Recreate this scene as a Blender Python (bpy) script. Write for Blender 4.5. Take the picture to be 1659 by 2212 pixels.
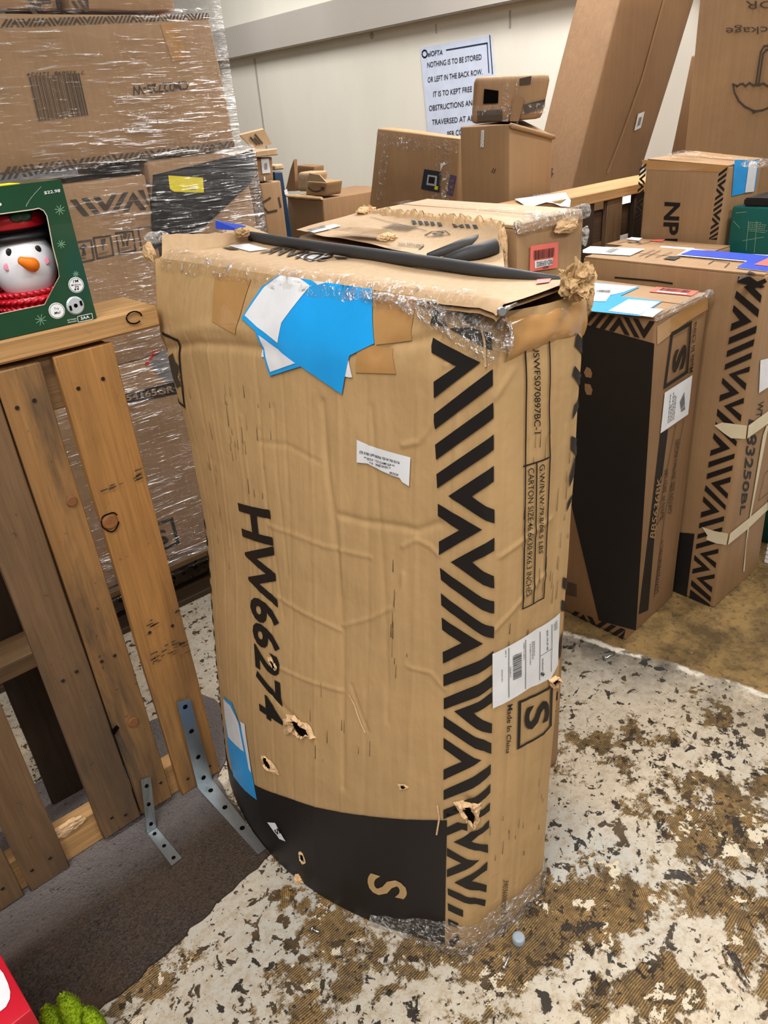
import bpy, bmesh, math, random
import numpy as np
from mathutils import Vector, Matrix, noise as mn
random.seed(7)
for o in list(bpy.data.objects): bpy.data.objects.remove(o)
scn = bpy.context.scene
COL = scn.collection

# ------------------------------------------------------------------ camera
# room axes: X runs away to the right (across the aisle), Y away to the left (along the back wall), Z up
PW, PH, FPX, EYE = 1659., 2212., 1600., 1.36
CX, CY = PW/2, PH/2
def _ray(p): return np.array([(p[0]-CX)/FPX, -(p[1]-CY)/FPX, -1.])
_d = _ray((1085, 4060)); UP = -_d/np.linalg.norm(_d)
_v = _ray((-705, 367)); _v = _v-_v.dot(UP)*UP; _v /= np.linalg.norm(_v)
ROT = np.array([np.cross(_v, UP), _v, UP])
CAM = np.array([0, 0, EYE])
cam = bpy.data.objects.new('camera', bpy.data.cameras.new('camera')); COL.objects.link(cam)
cam.data.sensor_fit = 'VERTICAL'; cam.data.sensor_height = 36; cam.data.lens = FPX/PH*36
cam.data.clip_start = .02; cam.data.clip_end = 60
cam.matrix_world = Matrix.Translation((0, 0, EYE)) @ Matrix(ROT.tolist()).to_4x4()
scn.camera = cam

# ------------------------------------------------------------------ light
world = bpy.data.worlds.new('world'); scn.world = world; world.use_nodes = True
world.node_tree.nodes['Background'].inputs[0].default_value = (1.0, .96, .92, 1)
world.node_tree.nodes['Background'].inputs[1].default_value = .15
def add_tube_or_fill(x, y, e, rz=0., lx=1.25, ly=.3, z=3.0):
    l = bpy.data.lights.new('tube_and_fill_light', 'AREA'); l.shape = 'RECTANGLE'; l.size = lx; l.size_y = ly
    l.energy = e; l.color = (1., .965, .92)
    o = bpy.data.objects.new('tube_and_fill_light', l); COL.objects.link(o); o.location = (x, y, z); o.rotation_euler = (0, 0, rz)
    return o
for (x, y, e) in ((-1.6, -1.2, 52), (-.3, .25, 42), (1.1, -1.3, 42), (2.6, .3, 34), (-.2, -2.9, 46), (3.1, 1.9, 70), (2.5, 2.6, 36), (2.2, 5.0, 50), (-1.9, .2, 30)):
    add_tube_or_fill(x, y, e)  # ceiling tubes; the ones by the back wall are added to brighten it
bl = bpy.data.lights.new('wall_fill', 'POINT'); bl.energy = 34; bl.shadow_soft_size = .12; bl.color = (1., .98, .95)
bo = bpy.data.objects.new('wall_fill', bl); COL.objects.link(bo); bo.location = (3.0, 2.5, 2.75)   # unseen point fill, added to brighten the back wall
vs = scn.view_settings
vs.view_transform = 'Standard'; vs.look = 'None'; vs.exposure = 0.0; vs.gamma = 1; vs.use_curve_mapping = False

# ------------------------------------------------------------------ geometry from the picture's rays
def W(p): return ROT @ _ray(p)
def onZ(p, z=0.): d = W(p); return CAM+d*(z-CAM[2])/d[2]
def onX(p, x): d = W(p); return CAM+d*x/d[0]
def onY(p, y): d = W(p); return CAM+d*y/d[1]
def proj(P):
    q = ROT.T @ (np.asarray(P, float)-CAM); return np.array([CX+FPX*q[0]/-q[2], CY-FPX*q[1]/-q[2]])
def V(*a): return np.array(a, float)

# ------------------------------------------------------------------ materials
def lin(r, g, b):
    f = lambda c: (c/12.92 if c <= .04045 else ((c+.055)/1.055)**2.4)
    return tuple(f(c/255) for c in (r, g, b))+(1,)
class NT:
    def __init__(s, name):
        s.m = bpy.data.materials.new(name); s.m.use_nodes = True; s.t = s.m.node_tree; s.n = s.t.nodes; s.n.clear()
        s.out = s.n.new('ShaderNodeOutputMaterial')
    def new(s, typ, ins=None, **kw):
        n = s.n.new('ShaderNode'+typ)
        for k, v in kw.items(): setattr(n, k, v)
        for k, v in (ins or {}).items():
            if isinstance(v, bpy.types.NodeSocket): s.t.links.new(v, n.inputs[k])
            else: n.inputs[k].default_value = v
        return n
    def math(s, op, a, b=0., clamp=False):
        n = s.new('Math', operation=op, use_clamp=clamp)
        for i, v in enumerate((a, b)):
            if isinstance(v, bpy.types.NodeSocket): s.t.links.new(v, n.inputs[i])
            else: n.inputs[i].default_value = v
        return n.outputs[0]
    def mix(s, f, a, b, mode='MIX'):
        n = s.new('MixRGB', {0: f, 1: a, 2: b}, blend_type=mode); return n.outputs[0]
    def coords(s, scale=(1, 1, 1), rot=(0, 0, 0), kind='Object'):
        c = s.new('TexCoord').outputs[kind]
        return s.new('Mapping', {0: c, 2: rot, 3: scale}).outputs[0]
    def noise(s, vec, scale, detail=3., rough=.55, dist=0.):
        return s.new('TexNoise', {'Vector': vec, 'Scale': scale, 'Detail': detail, 'Roughness': rough, 'Distortion': dist}).outputs[0]
    def ramp(s, f, a, b):
        n = s.new('MapRange', {0: f, 1: a, 2: b}, clamp=True); return n.outputs[0]
    def bump(s, h, strength, dist=.002):
        return s.new('Bump', {'Height': h, 'Strength': strength, 'Distance': dist}).outputs[0]
    def principled(s, col, rough=.6, normal=None, metal=0., spec=.5, **kw):
        p = s.new('BsdfPrincipled', {'Base Color': col, 'Roughness': rough, 'Metallic': metal, 'Specular IOR Level': spec})
        if normal is not None: s.t.links.new(normal, p.inputs['Normal'])
        for k, v in kw.items(): p.inputs[k].default_value = v
        return p
    def done(s, sh): s.t.links.new(sh.outputs[0], s.out.inputs[0]); return s.m
def mul(c, k): return tuple(x*k for x in c[:3])+(1,)

def cardboard(name, rgb, rough=.62, crush=0.):
    t = NT(name); c = lin(*rgb)
    big = t.noise(t.coords((3, 3, 3)), 1.3, 4, .6)
    flute = t.noise(t.coords((95, 95, 1.6)), 1., 2, .5)
    fleck = t.noise(t.coords((160, 160, 60)), 1., 2, .6)
    col = t.mix(t.ramp(big, .3, .75), mul(c, .88), mul(c, 1.09))
    col = t.mix(t.ramp(flute, .38, .66), t.mix(1., col, (.93, .92, .90, 1), 'MULTIPLY'), col)
    scuff = t.ramp(t.noise(t.coords((55, 55, 2.2)), 1., 4, .7), .66, .80)
    col = t.mix(t.math('MULTIPLY', scuff, .28), col, mul(c, .55))
    h = t.math('ADD', t.math('MULTIPLY', flute, .6), t.math('MULTIPLY', fleck, .25))
    h = t.math('ADD', h, t.math('MULTIPLY', t.noise(t.coords((1, 1, 1)), 9, 4, .6), 2.5+crush*6))
    return t.done(t.principled(col, rough, t.bump(h, .30, .0025), spec=.35))
def plain(name, rgb, rough=.5, spec=.4, metal=0., coat=0., bump=0., bscale=40):
    t = NT(name); c = lin(*rgb)
    n = t.noise(t.coords((1, 1, 1)), 14, 4, .6)
    col = t.mix(t.ramp(n, .35, .7), mul(c, .93), mul(c, 1.05))
    nb = t.bump(t.noise(t.coords((1, 1, 1)), bscale, 3, .6), bump, .004) if bump else None
    return t.done(t.principled(col, rough, nb, metal, spec, **{'Coat Weight': coat}))
def wood(name, rgb, axis, dirt=.5, rough=.62):
    t = NT(name); c = lin(*rgb)
    sc = {'X': (1.3, 26, 26), 'Y': (26, 1.3, 26), 'Z': (26, 26, 1.3)}[axis]
    sc2 = {'X': (5, 150, 150), 'Y': (150, 5, 150), 'Z': (150, 150, 5)}[axis]
    sd = {'X': (1.2, 5, 5), 'Y': (5, 1.2, 5), 'Z': (5, 5, 1.2)}[axis]
    g = t.noise(t.coords(sc), 1., 5, .6, 1.2); f = t.noise(t.coords(sc2), 1., 3, .6)
    col = t.mix(t.ramp(g, .34, .68), mul(c, .72), mul(c, 1.12))
    col = t.mix(t.ramp(f, .45, .75), col, mul(c, .70))
    stain = t.ramp(t.noise(t.coords(sd), 1.5, 5, .65, .5), .47, .68)
    col = t.mix(t.math('MULTIPLY', stain, dirt), col, lin(74, 62, 50))
    fl = t.ramp(t.noise(t.coords((1, 1, 1)), 60, 2, .5), .70, .76)
    col = t.mix(t.math('MULTIPLY', fl, .6*dirt), col, lin(40, 32, 26))
    h = t.math('ADD', t.math('MULTIPLY', g, .8), f)
    return t.done(t.principled(col, rough, t.bump(h, .45, .003), spec=.3))
def film_mat(name, axis='X', amount=.05, tint=(1, 1, 1), rough=.16, scale=1., bump=1., lo=.56, hi=.68, white=.26):
    """clear stretch film or tape: see-through, with sharp stretched creases that catch the lamps, their glints helped by painted white"""
    t = NT(name)
    sc = {'X': (7, 30, 95), 'U': (30, 30, 30), 'Z': (95, 30, 7), 'Y': (95, 7, 30)}[axis]
    sc = tuple(k*scale for k in sc)
    w1 = t.noise(t.coords(sc, (0, .22, 0) if axis == 'X' else (.3, .2, 0)), 1., 3, .6, .5)
    w2 = t.noise(t.coords(tuple(k*1.9 for k in sc), (0, .05, 0) if axis == 'X' else (0, .5, .4)), 1., 3, .6, .3)
    w = t.math('MAXIMUM', w1, t.math('SUBTRACT', w2, .02))
    patch = t.noise(t.coords((3.1, 3.1, 4.2)), 1., 3, .6)
    wp_ = t.math('ADD', w, t.math('MULTIPLY', t.math('SUBTRACT', patch, .5), .32))
    cre = t.ramp(wp_, lo, hi)
    nb = t.bump(t.math('ADD', w1, t.math('MULTIPLY', w2, .5)), bump, .02)
    gl = t.new('BsdfGlossy', {0: (1, 1, 1, 1), 1: rough}); t.t.links.new(nb, gl.inputs['Normal'])
    df = t.new('BsdfDiffuse', {0: (.86, .86, .86, 1)}); t.t.links.new(nb, df.inputs['Normal'])  # white diffuse paints part of the crease glints
    tr = t.new('BsdfTransparent', {0: tuple(tint)+(1,)})
    m1 = t.new('MixShader', {0: white}); t.t.links.new(gl.outputs[0], m1.inputs[1]); t.t.links.new(df.outputs[0], m1.inputs[2])
    fac = t.math('ADD', t.math('MULTIPLY', cre, .58), amount, True)
    mx = t.new('MixShader', {0: fac}); t.t.links.new(tr.outputs[0], mx.inputs[1]); t.t.links.new(m1.outputs[0], mx.inputs[2])
    return t.done(mx)
M = {}
M['card_main'] = cardboard('cardboard_light', (188, 154, 108), crush=.3)
M['card'] = cardboard('cardboard_mid', (158, 125, 90))
M['card_dark'] = cardboard('cardboard_brown', (142, 109, 77))
M['card_pale'] = cardboard('cardboard_pale', (186, 157, 122))  # on carton tops the overhead light is put into this paler tone
M['kraft'] = plain('crumpled_kraft_paper', (186, 154, 112), .75, .2, bump=.5, bscale=60)
M['torn'] = plain('torn_cardboard_fibre', (214, 180, 138), .85, .1, bump=.6, bscale=120)
M['ink'] = plain('black_print', (30, 27, 26), .5, .3)
M['ink_soft'] = plain('faded_black_print', (74, 64, 54), .6, .2)
M['inkgrey'] = plain('grey_print', (120, 118, 118), .6, .2)
M['white'] = plain('white_paper_label', (228, 230, 234), .45, .4)
M['blue'] = plain('sky_blue_label', (26, 160, 236), .35, .5)
M['royal'] = plain('royal_blue_label', (28, 66, 190), .4, .5)
M['coral'] = plain('coral_red_label', (232, 112, 100), .4, .4)
M['yellow'] = plain('yellow_sticker', (232, 216, 40), .5, .3)
M['browntape'] = plain('brown_packing_tape', (178, 134, 82), .22, .6, coat=.5, bump=.12)
M['masking'] = plain('masking_tape', (216, 204, 172), .6, .3, bump=.1)
M['cleartape'] = film_mat('clear_tape', 'U', .06, (.97, .95, .92), .2, 1.3, 1., .58, .70)
M['film'] = film_mat('stretch_film', 'X', .035, (.95, .95, .96), .15, 1.45, 1., .602, .705)
M['film_corner'] = film_mat('crumpled_clear_film', 'U', .10, (.93, .92, .9), .14, 2.6, 1., .50, .66, .3)
M['blackfoam'] = plain('black_foam_strip', (52, 52, 54), .55, .35, bump=.2)
M['hole'] = plain('painted_hole_shade', (10, 8, 7), .9, .05)  # near-black colour stands in for shade inside holes, slots and cracks
M['galv'] = plain('galvanised_steel', (176, 184, 188), .38, .5, 1., bump=.15, bscale=90)
M['steel'] = plain('bright_steel', (200, 202, 204), .28, .5, 1.)
M['wz_yellow'] = wood('pine_slat_yellow', (168, 122, 70), 'Z', .5)
M['wz_grey'] = wood('pine_slat_weathered', (116, 90, 64), 'Z', .75)
M['wz_mid'] = wood('pine_slat_stained', (154, 114, 70), 'Z', 1.)
M['wx_pale'] = wood('pine_rail_pale', (184, 142, 92), 'X', .22)
M['wx_dark'] = wood('pine_board_old', (128, 98, 66), 'X', .55)
M['wz_dark'] = wood('pine_board_dark', (58, 44, 33), 'Z', .6)  # colour darkened to stand for the black gaps behind the slats
M['wx_deep'] = wood('pine_stringer_dark', (84, 65, 48), 'X', .6)
M['nail'] = plain('rusty_nail_head', (52, 44, 40), .5, .4, .6)
M['green'] = plain('dark_green_gift_carton', (22, 66, 42), .28, .55, coat=.3)
M['ivory'] = plain('unprinted_carton_edge', (206, 196, 172), .6, .3)
M['whitegloss'] = plain('white_vinyl', (232, 233, 240), .35, .5)
M['blackgloss'] = plain('black_felt', (18, 17, 18), .5, .4)
M['redgloss'] = plain('red_vinyl', (196, 24, 40), .3, .5, coat=.2)
M['orange'] = plain('orange_vinyl', (246, 128, 22), .4, .4, bump=.2, bscale=120)
M['pink'] = plain('pink_cheek', (232, 150, 176), .6, .2)
M['snow'] = plain('pale_green_print', (128, 168, 140), .5, .3)
M['silver'] = plain('silver_plastic', (196, 204, 210), .35, .5, .3)
M['teal'] = plain('teal_carton', (14, 92, 84), .32, .5)
M['navy'] = plain('navy_carton', (24, 48, 74), .4, .4)
M['redbox'] = plain('red_carton', (196, 22, 44), .35, .5)
M['lime'] = plain('lime_plush', (142, 170, 34), .9, .1, bump=.8, bscale=200)
M['plasticwhite'] = plain('white_plastic_bag', (226, 228, 230), .3, .5, bump=.9, bscale=26)
M['greyplastic'] = plain('grey_plastic_cap', (150, 162, 172), .4, .4)
M['purple'] = plain('purple_stamp', (92, 78, 122), .6, .2)
M['pcb'] = plain('dark_sticker', (42, 46, 54), .35, .4)

def wall_mat(name, rgb):
    t = NT(name); c = lin(*rgb)
    n = t.noise(t.coords((1, 1.4, .7)), 1.1, 5, .6); sp = t.ramp(t.noise(t.coords((1, 1, 1)), 22, 2), .77, .81)
    col = t.mix(t.ramp(n, .35, .75), mul(c, .90), c); col = t.mix(t.math('MULTIPLY', sp, .5), col, lin(110, 102, 90))
    return t.done(t.principled(col, .55, t.bump(t.noise(t.coords((1, 1, 1)), 70, 3), .12, .003), spec=.3))
M['wall'] = wall_mat('painted_wall', (236, 232, 220)); M['beam'] = wall_mat('painted_beam', (184, 178, 171))

def floor_mat():
    t = NT('worn_concrete_with_old_adhesive')
    P = t.coords((1, 1, 1)); sep = t.new('SeparateXYZ', {0: P}); X, Y = sep.outputs[0], sep.outputs[1]
    n1 = t.noise(P, 3.0, 6, .62, .35); n2 = t.noise(P, 9., 6, .72, .2); n3 = t.noise(P, 46, 5, .75); n4 = t.noise(P, 170, 3, .7)
    big = t.noise(P, 1.3, 3, .5)
    base = t.mix(t.ramp(big, .40, .60), lin(196, 182, 160), lin(172, 170, 162))
    base = t.mix(t.math('MULTIPLY', t.ramp(n3, .46, .62), .7), base, lin(160, 143, 118))
    base = t.mix(t.math('MULTIPLY', t.ramp(n4, .56, .70), .55), base, lin(140, 124, 102))
    base = t.mix(t.math('MULTIPLY', t.ramp(n2, .52, .72), .5), base, lin(206, 190, 168))
    bias = t.math('MULTIPLY', t.math('SUBTRACT', .98, X), .05)
    bias = t.math('ADD', bias, t.math('MULTIPLY', t.math('SUBTRACT', .74, Y), .20))
    bias = t.math('MINIMUM', bias, .055)
    a = t.math('ADD', t.math('ADD', t.math('MULTIPLY', n1, .62), t.math('MULTIPLY', n2, .38)), bias)
    adh = t.ramp(t.math('ADD', a, t.math('MULTIPLY', t.math('SUBTRACT', n3, .5), .10)), .535, .555)
    # notched trowel ridges, swept in arcs and broken up
    arc = t.new('TexWave', {'Vector': t.coords((1, 1, 1)), 'Scale': 78., 'Distortion': 9., 'Detail': 1., 'Detail Scale': .18}, wave_type='RINGS').outputs['Fac']
    lin_ = t.new('TexWave', {'Vector': t.coords((1, 1, 1), (0, 0, .55)), 'Scale': 84., 'Distortion': 8., 'Detail': 1., 'Detail Scale': .2}, wave_type='BANDS').outputs['Fac']
    sw = t.mix(t.ramp(t.noise(P, 2.3, 2, .5), .47, .53), arc, lin_)
    ridge = t.math('ADD', t.math('MULTIPLY', sw, .6), t.math('MULTIPLY', t.math('SUBTRACT', n3, .36), 2.0))
    tone = t.noise(P, 6., 4, .6)
    deep = t.mix(t.ramp(tone, .38, .64), lin(84, 67, 44), lin(124, 98, 60))
    brown = t.mix(t.math('MULTIPLY', t.ramp(ridge, .62, .30), .62), deep, lin(58, 46, 32))
    brown = t.mix(t.math('MULTIPLY', t.ramp(ridge, .70, .98), .55), brown, lin(182, 146, 86))
    col = t.mix(adh, base, brown)
    chip = t.math('MULTIPLY', t.ramp(t.noise(P, 13, 6, .72, .2), .575, .59), adh)
    col = t.mix(chip, col, lin(208, 196, 172))
    # dark specks in clusters, larger tar blots
    tar = t.ramp(t.math('ADD', t.noise(P, 34, 4, .6, .4), t.math('MULTIPLY', t.math('SUBTRACT', t.noise(P, 5., 4, .6), .5), .34)), .585, .605)
    col = t.mix(t.math('MULTIPLY', tar, .97), col, t.mix(t.ramp(tone, .42, .58), lin(34, 28, 23), lin(78, 60, 36)))
    tar2 = t.ramp(t.math('ADD', t.noise(P, 70, 3, .6), t.math('MULTIPLY', t.math('SUBTRACT', n1, .5), .25)), .625, .645)
    col = t.mix(t.math('MULTIPLY', tar2, .95), col, lin(48, 40, 32))
    blot = t.ramp(t.math('ADD', t.noise(P, 6.2, 6, .74, .4), t.math('MULTIPLY', bias, .5)), .625, .64)
    col = t.mix(t.math('MULTIPLY', t.math('MULTIPLY', blot, t.ramp(n3, .28, .40)), .97), col, lin(44, 37, 31))
    # old tile field at the right, bounded by a straight edge
    sd = t.math('SUBTRACT', t.math('ADD', X, t.math('MULTIPLY', Y, .2745)), 1.723)
    sdn = t.math('ADD', sd, t.math('MULTIPLY', t.math('SUBTRACT', n2, .5), .05))
    tile = t.ramp(sdn, .0, .012)
    tcol = t.mix(t.ramp(n2, .38, .60), lin(92, 74, 46), lin(150, 122, 76))
    tcol = t.mix(t.math('MULTIPLY', t.ramp(lin_, .4, .7), .14), tcol, lin(92, 74, 46))
    tcol = t.mix(t.math('MULTIPLY', t.ramp(n3, .54, .64), .7), tcol, lin(62, 52, 40))
    tcol = t.mix(t.ramp(t.noise(P, 11, 6, .7), .69, .70), tcol, lin(214, 204, 184))
    smudge = t.math('MULTIPLY', t.ramp(sdn, -.20, -.01), t.ramp(t.noise(P, 5, 5, .7), .34, .56))
    col = t.mix(t.math('MULTIPLY', smudge, .85), col, lin(58, 55, 52))
    line = t.math('MULTIPLY', t.ramp(t.math('ABSOLUTE', t.math('SUBTRACT', sdn, -.004)), .013, .006), t.ramp(t.noise(P, 7, 4, .6), .50, .54))
    col = t.mix(tile, col, tcol); col = t.mix(line, col, lin(224, 216, 200))
    h = t.math('ADD', t.math('MULTIPLY', t.math('MULTIPLY', ridge, adh), 1.0), t.math('MULTIPLY', n3, .7))
    h = t.math('ADD', h, t.math('MULTIPLY', tar, .5))
    rough = t.new('MapRange', {0: adh, 3: .6, 4: .34}).outputs[0]
    p = t.principled(col, .6, t.bump(h, .5, .004), spec=.28); t.t.links.new(rough, p.inputs['Roughness'])
    return t.done(p)
M['floor'] = floor_mat()
def carpet_mat():
    t = NT('dirty_loop_carpet'); P = t.coords((1, 1, 1))
    f = t.noise(P, 240, 3, .7); b = t.noise(P, 4, 5, .65); k = t.noise(P, 90, 3, .7)
    col = t.mix(t.ramp(f, .3, .72), lin(40, 35, 32), lin(92, 82, 75))
    col = t.mix(t.math('MULTIPLY', t.ramp(b, .40, .62), .55), col, lin(84, 66, 50))
    Y = t.new('SeparateXYZ', {0: P}).outputs[1]
    dust = t.math('MULTIPLY', t.ramp(t.math('ADD', Y, t.math('MULTIPLY', b, .12)), 1.20, 1.32), .45)
    col = t.mix(dust, col, lin(156, 150, 150))
    col = t.mix(t.math('MULTIPLY', t.ramp(k, .62, .70), .7), col, lin(34, 30, 28))
    return t.done(t.principled(col, .95, t.bump(t.math('ADD', f, k), 1., .006), spec=.1))
M['carpet'] = carpet_mat()

# ------------------------------------------------------------------ objects
def rootloc(o):
    p = o
    while p.parent: p = p.parent
    return np.array(p.location)
def tag(o, label, cat, group=None, kind=None):
    o['label'] = label
    if cat: o['category'] = cat
    if group: o['group'] = group
    if kind: o['kind'] = kind
    return o
def thing(name, loc, label, cat, group=None):
    o = bpy.data.objects.new(name, None); COL.objects.link(o); o.location = tuple(map(float, loc)); o.empty_display_size = .05
    return tag(o, label, cat, group)
def mesh_obj(name, verts, faces, mat, parent=None, smooth=False, label=None, loc=None):
    """verts are world points; the object takes its root's origin"""
    v = np.asarray(verts, float).reshape(-1, 3)
    off = rootloc(parent) if parent is not None else (np.array(loc, float) if loc is not None else np.zeros(3))
    me = bpy.data.meshes.new(name); me.from_pydata((v-off).tolist(), [], [list(map(int, f)) for f in faces]); me.update()
    if smooth: me.shade_smooth()
    if mat is not None: me.materials.append(mat)
    o = bpy.data.objects.new(name, me); COL.objects.link(o)
    if parent is not None: o.parent = parent
    elif loc is not None: o.location = tuple(off)
    if label: o['label'] = label
    return o
def bm_obj(name, bm, mat, parent=None, smooth=False, label=None, loc=None):
    bm.verts.index_update(); vs_ = [tuple(v.co) for v in bm.verts]; fs = [[v.index for v in f.verts] for f in bm.faces]; bm.free()
    return mesh_obj(name, vs_, fs, mat, parent, smooth, label, loc)
def wob(P, amp, fr=3.0):
    return amp*mn.noise(Vector((P[0]*fr+3.1, P[1]*fr+7.7, P[2]*fr+1.3)))

class Plane:
    seg = None
    def __init__(s, a, b, c, toward=CAM, amp=0.):
        """a = origin, b = along u, c = along v (any point of the plane)"""
        s.o = np.asarray(a, float); s.e1 = np.asarray(b, float)-s.o; s.e1 /= np.linalg.norm(s.e1)
        n = np.cross(s.e1, np.asarray(c, float)-s.o); s.n = n/np.linalg.norm(n)
        if s.n.dot(np.asarray(toward)-s.o) < 0: s.n = -s.n
        s.e2 = np.cross(s.n, s.e1); s.amp = amp
    def inv(s, p):
        d = W(p); t = (s.o-CAM).dot(s.n)/d.dot(s.n); q = CAM+d*t-s.o; return np.array([q.dot(s.e1), q.dot(s.e2)])
    def pt(s, u, v, off=0.):
        q = s.o+s.e1*u+s.e2*v
        return q+s.n*(off+(wob(q, s.amp) if s.amp else 0.))
def flat_mesh(polys):
    """2D polygons -> bmesh at z=0, triangulated"""
    bm = bmesh.new()
    for P in polys:
        try: bm.faces.new([bm.verts.new((float(x), float(y), 0)) for x, y in P])
        except Exception: pass
    bmesh.ops.triangulate(bm, faces=bm.faces[:]); return bm
def cut(bm, seg):
    if not bm.verts: return
    xs = [v.co.x for v in bm.verts]; ys = [v.co.y for v in bm.verts]
    for k in range(math.ceil(min(xs)/seg), math.floor(max(xs)/seg)+1):
        bmesh.ops.bisect_plane(bm, geom=bm.verts[:]+bm.edges[:]+bm.faces[:], plane_co=(k*seg, 0, 0), plane_no=(1, 0, 0))
    for k in range(math.ceil(min(ys)/seg), math.floor(max(ys)/seg)+1):
        bmesh.ops.bisect_plane(bm, geom=bm.verts[:]+bm.edges[:]+bm.faces[:], plane_co=(0, k*seg, 0), plane_no=(0, 1, 0))
def lay(name, bm, surf, mat, parent, off, label=None):
    if surf.seg: cut(bm, surf.seg)
    for v in bm.verts: v.co = Vector(surf.pt(v.co.x, v.co.y, off))
    c = Vector(CAM)
    for f in bm.faces:
        f.normal_update()
        if f.normal.dot(c-f.calc_center_median()) < 0: f.normal_flip()
    return bm_obj(name, bm, mat, parent, bool(surf.seg), label)
def decal(name, polys, surf, mat, parent, off=.0012, label=None, uv=False):
    """flat print or label: outline points measured in the photograph, laid on the real surface; few pieces = one part each"""
    for grp in ([[P] for P in polys] if len(polys) <= 60 else [polys]):
        o = lay(name, flat_mesh([[tuple(p) if uv else tuple(surf.inv(p)) for p in P] for P in grp]), surf, mat, parent, off, label)
    return o
def quadmap(quad, surf):
    q = [surf.inv(p) for p in quad]
    return lambda s, t: (1-s)*(1-t)*q[0]+s*(1-t)*q[1]+s*t*q[2]+(1-s)*t*q[3]
def udecal(name, upolys, quad, surf, mat, parent, off=.0016, label=None):
    f = quadmap(quad, surf)
    return lay(name, flat_mesh([[tuple(f(x, y)) for x, y in P] for P in upolys]), surf, mat, parent, off, label)
_tc = {}
def text_mesh(s, bold=0.):
    if (s, bold) not in _tc:
        cu = bpy.data.curves.new('lettering', 'FONT'); cu.body = s; cu.resolution_u = 3; cu.offset = bold; cu.fill_mode = 'FRONT'
        o = bpy.data.objects.new('lettering', cu); COL.objects.link(o)
        me = o.evaluated_get(bpy.context.evaluated_depsgraph_get()).to_mesh()
        v = np.array([tuple(x.co)[:2] for x in me.vertices]); f = [list(p.vertices) for p in me.polygons]
        bpy.data.objects.remove(o); bpy.data.curves.remove(cu)
        lo, hi = v.min(0), v.max(0); _tc[(s, bold)] = ((v-lo)/(hi-lo), f, (hi-lo)[0]/(hi-lo)[1])
    return _tc[(s, bold)]
def text(s, quad, surf, mat, parent, off=.0016, bold=.012, name='printed_lettering', label=None):
    """quad: picture points of the lettering's tight box: bottom-left, bottom-right, top-right, top-left"""
    v, f, _ = text_mesh(s, bold); g = quadmap(quad, surf)
    bm = bmesh.new(); bv = [bm.verts.new((*g(x, y), 0)) for x, y in v]
    for p in f:
        try: bm.faces.new([bv[i] for i in p])
        except Exception: pass
    return lay(name, bm, surf, mat, parent, off, label)
def stripes(seq, s=.75, th=.36, p=.66, a=.26):
    out = []; r = 0.; l = r+s
    for c in seq:
        if c == '/': out.append([(0, l), (1, r), (1, r+th), (0, l+th)]); l += p; r += p
        elif c == '\\': out.append([(0, l), (1, r), (1, r+th), (0, l+th)]); l += p; r += p
        elif c == '<':
            m = r+s*(1-a)+th/2; k = th/2/s; e = r+2*s*(1-a)
            out.append([(1, r), (a-k, m), (1, e+th), (1, e), (a+k, m), (1, r+th)]); r = e+p; l = r-s
        elif c == '>':
            m = l+s*(1-a)+th/2; k = th/2/s; e = l+2*s*(1-a)
            out.append([(0, l), (1-a+k, m), (0, e+th), (0, e), (1-a-k, m), (0, l+th)]); l = e+p; r = l-s
    return out, max(l, r)-p+th
def stripe_band(seq, quad, surf, mat, parent, off=.0012, **kw):
    """quad: start-left, start-right, end-right, end-left of the band; the zigzag repeats to fill its real length"""
    q = [surf.inv(p) for p in quad]
    ratio = (np.linalg.norm(q[3]-q[0])+np.linalg.norm(q[2]-q[1]))/(np.linalg.norm(q[1]-q[0])+np.linalg.norm(q[2]-q[3]))
    s_ = ''
    while True:
        s_ += seq; ps, L = stripes(s_, **kw)
        if L > ratio+1 or len(s_) > 400: break
    ps = [[(x, min(max(y, 0), ratio)/ratio) for x, y in P] for P in ps if min(y for _, y in P) < ratio-.15]
    f = quadmap(quad, surf)
    for P in ps: o = lay('printed_stripe', flat_mesh([[tuple(f(x, y)) for x, y in P]]), surf, mat, parent, off)
    return o
def barcode(quad, surf, mat, parent, n=34, off=.0018, seed=1, name='barcode'):
    r = random.Random(seed); P = []; x = 0
    while x < 1:
        w = r.choice((.012, .012, .02, .03)); P.append([(x, 0), (min(x+w, 1), 0), (min(x+w, 1), 1), (x, 1)]); x += w+r.choice((.01, .014, .022))
    return udecal(name, P, quad, surf, mat, parent, off)
def strokes(lines, w, surf, mat, parent, name='printed_outline', off=.0014):
    """ruled lines given as picture polylines; w is the real width in metres"""
    for group in ([[L] for L in lines] if len(lines) <= 4 else [lines]):
        P = []
        for L in group:
            q = [surf.inv(p) for p in L]
            for a, b in zip(q[:-1], q[1:]):
                d = b-a; n = np.array([-d[1], d[0]])/max(np.linalg.norm(d), 1e-9)*w/2; e = d/max(np.linalg.norm(d), 1e-9)*w/2
                P.append([a-n-e, b-n+e, b+n+e, a+n-e])
        o = lay(name, flat_mesh(P), surf, mat, parent, off)
    return o
def fine_print(quad, rows, surf, mat, parent, off=.0018, seed=3, h=.45):
    r = random.Random(seed); P = []
    for k in range(rows):
        y = 1-(k+.75)/rows; x = 0.; e = r.uniform(.5, 1)
        while x < e:
            w = r.uniform(.04, .12); P.append([(x, y), (min(x+w, 1), y), (min(x+w, 1), y+h/rows), (x, y+h/rows)]); x += w+.03
    return udecal('fine_print', P, quad, surf, mat, parent, off)

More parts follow.
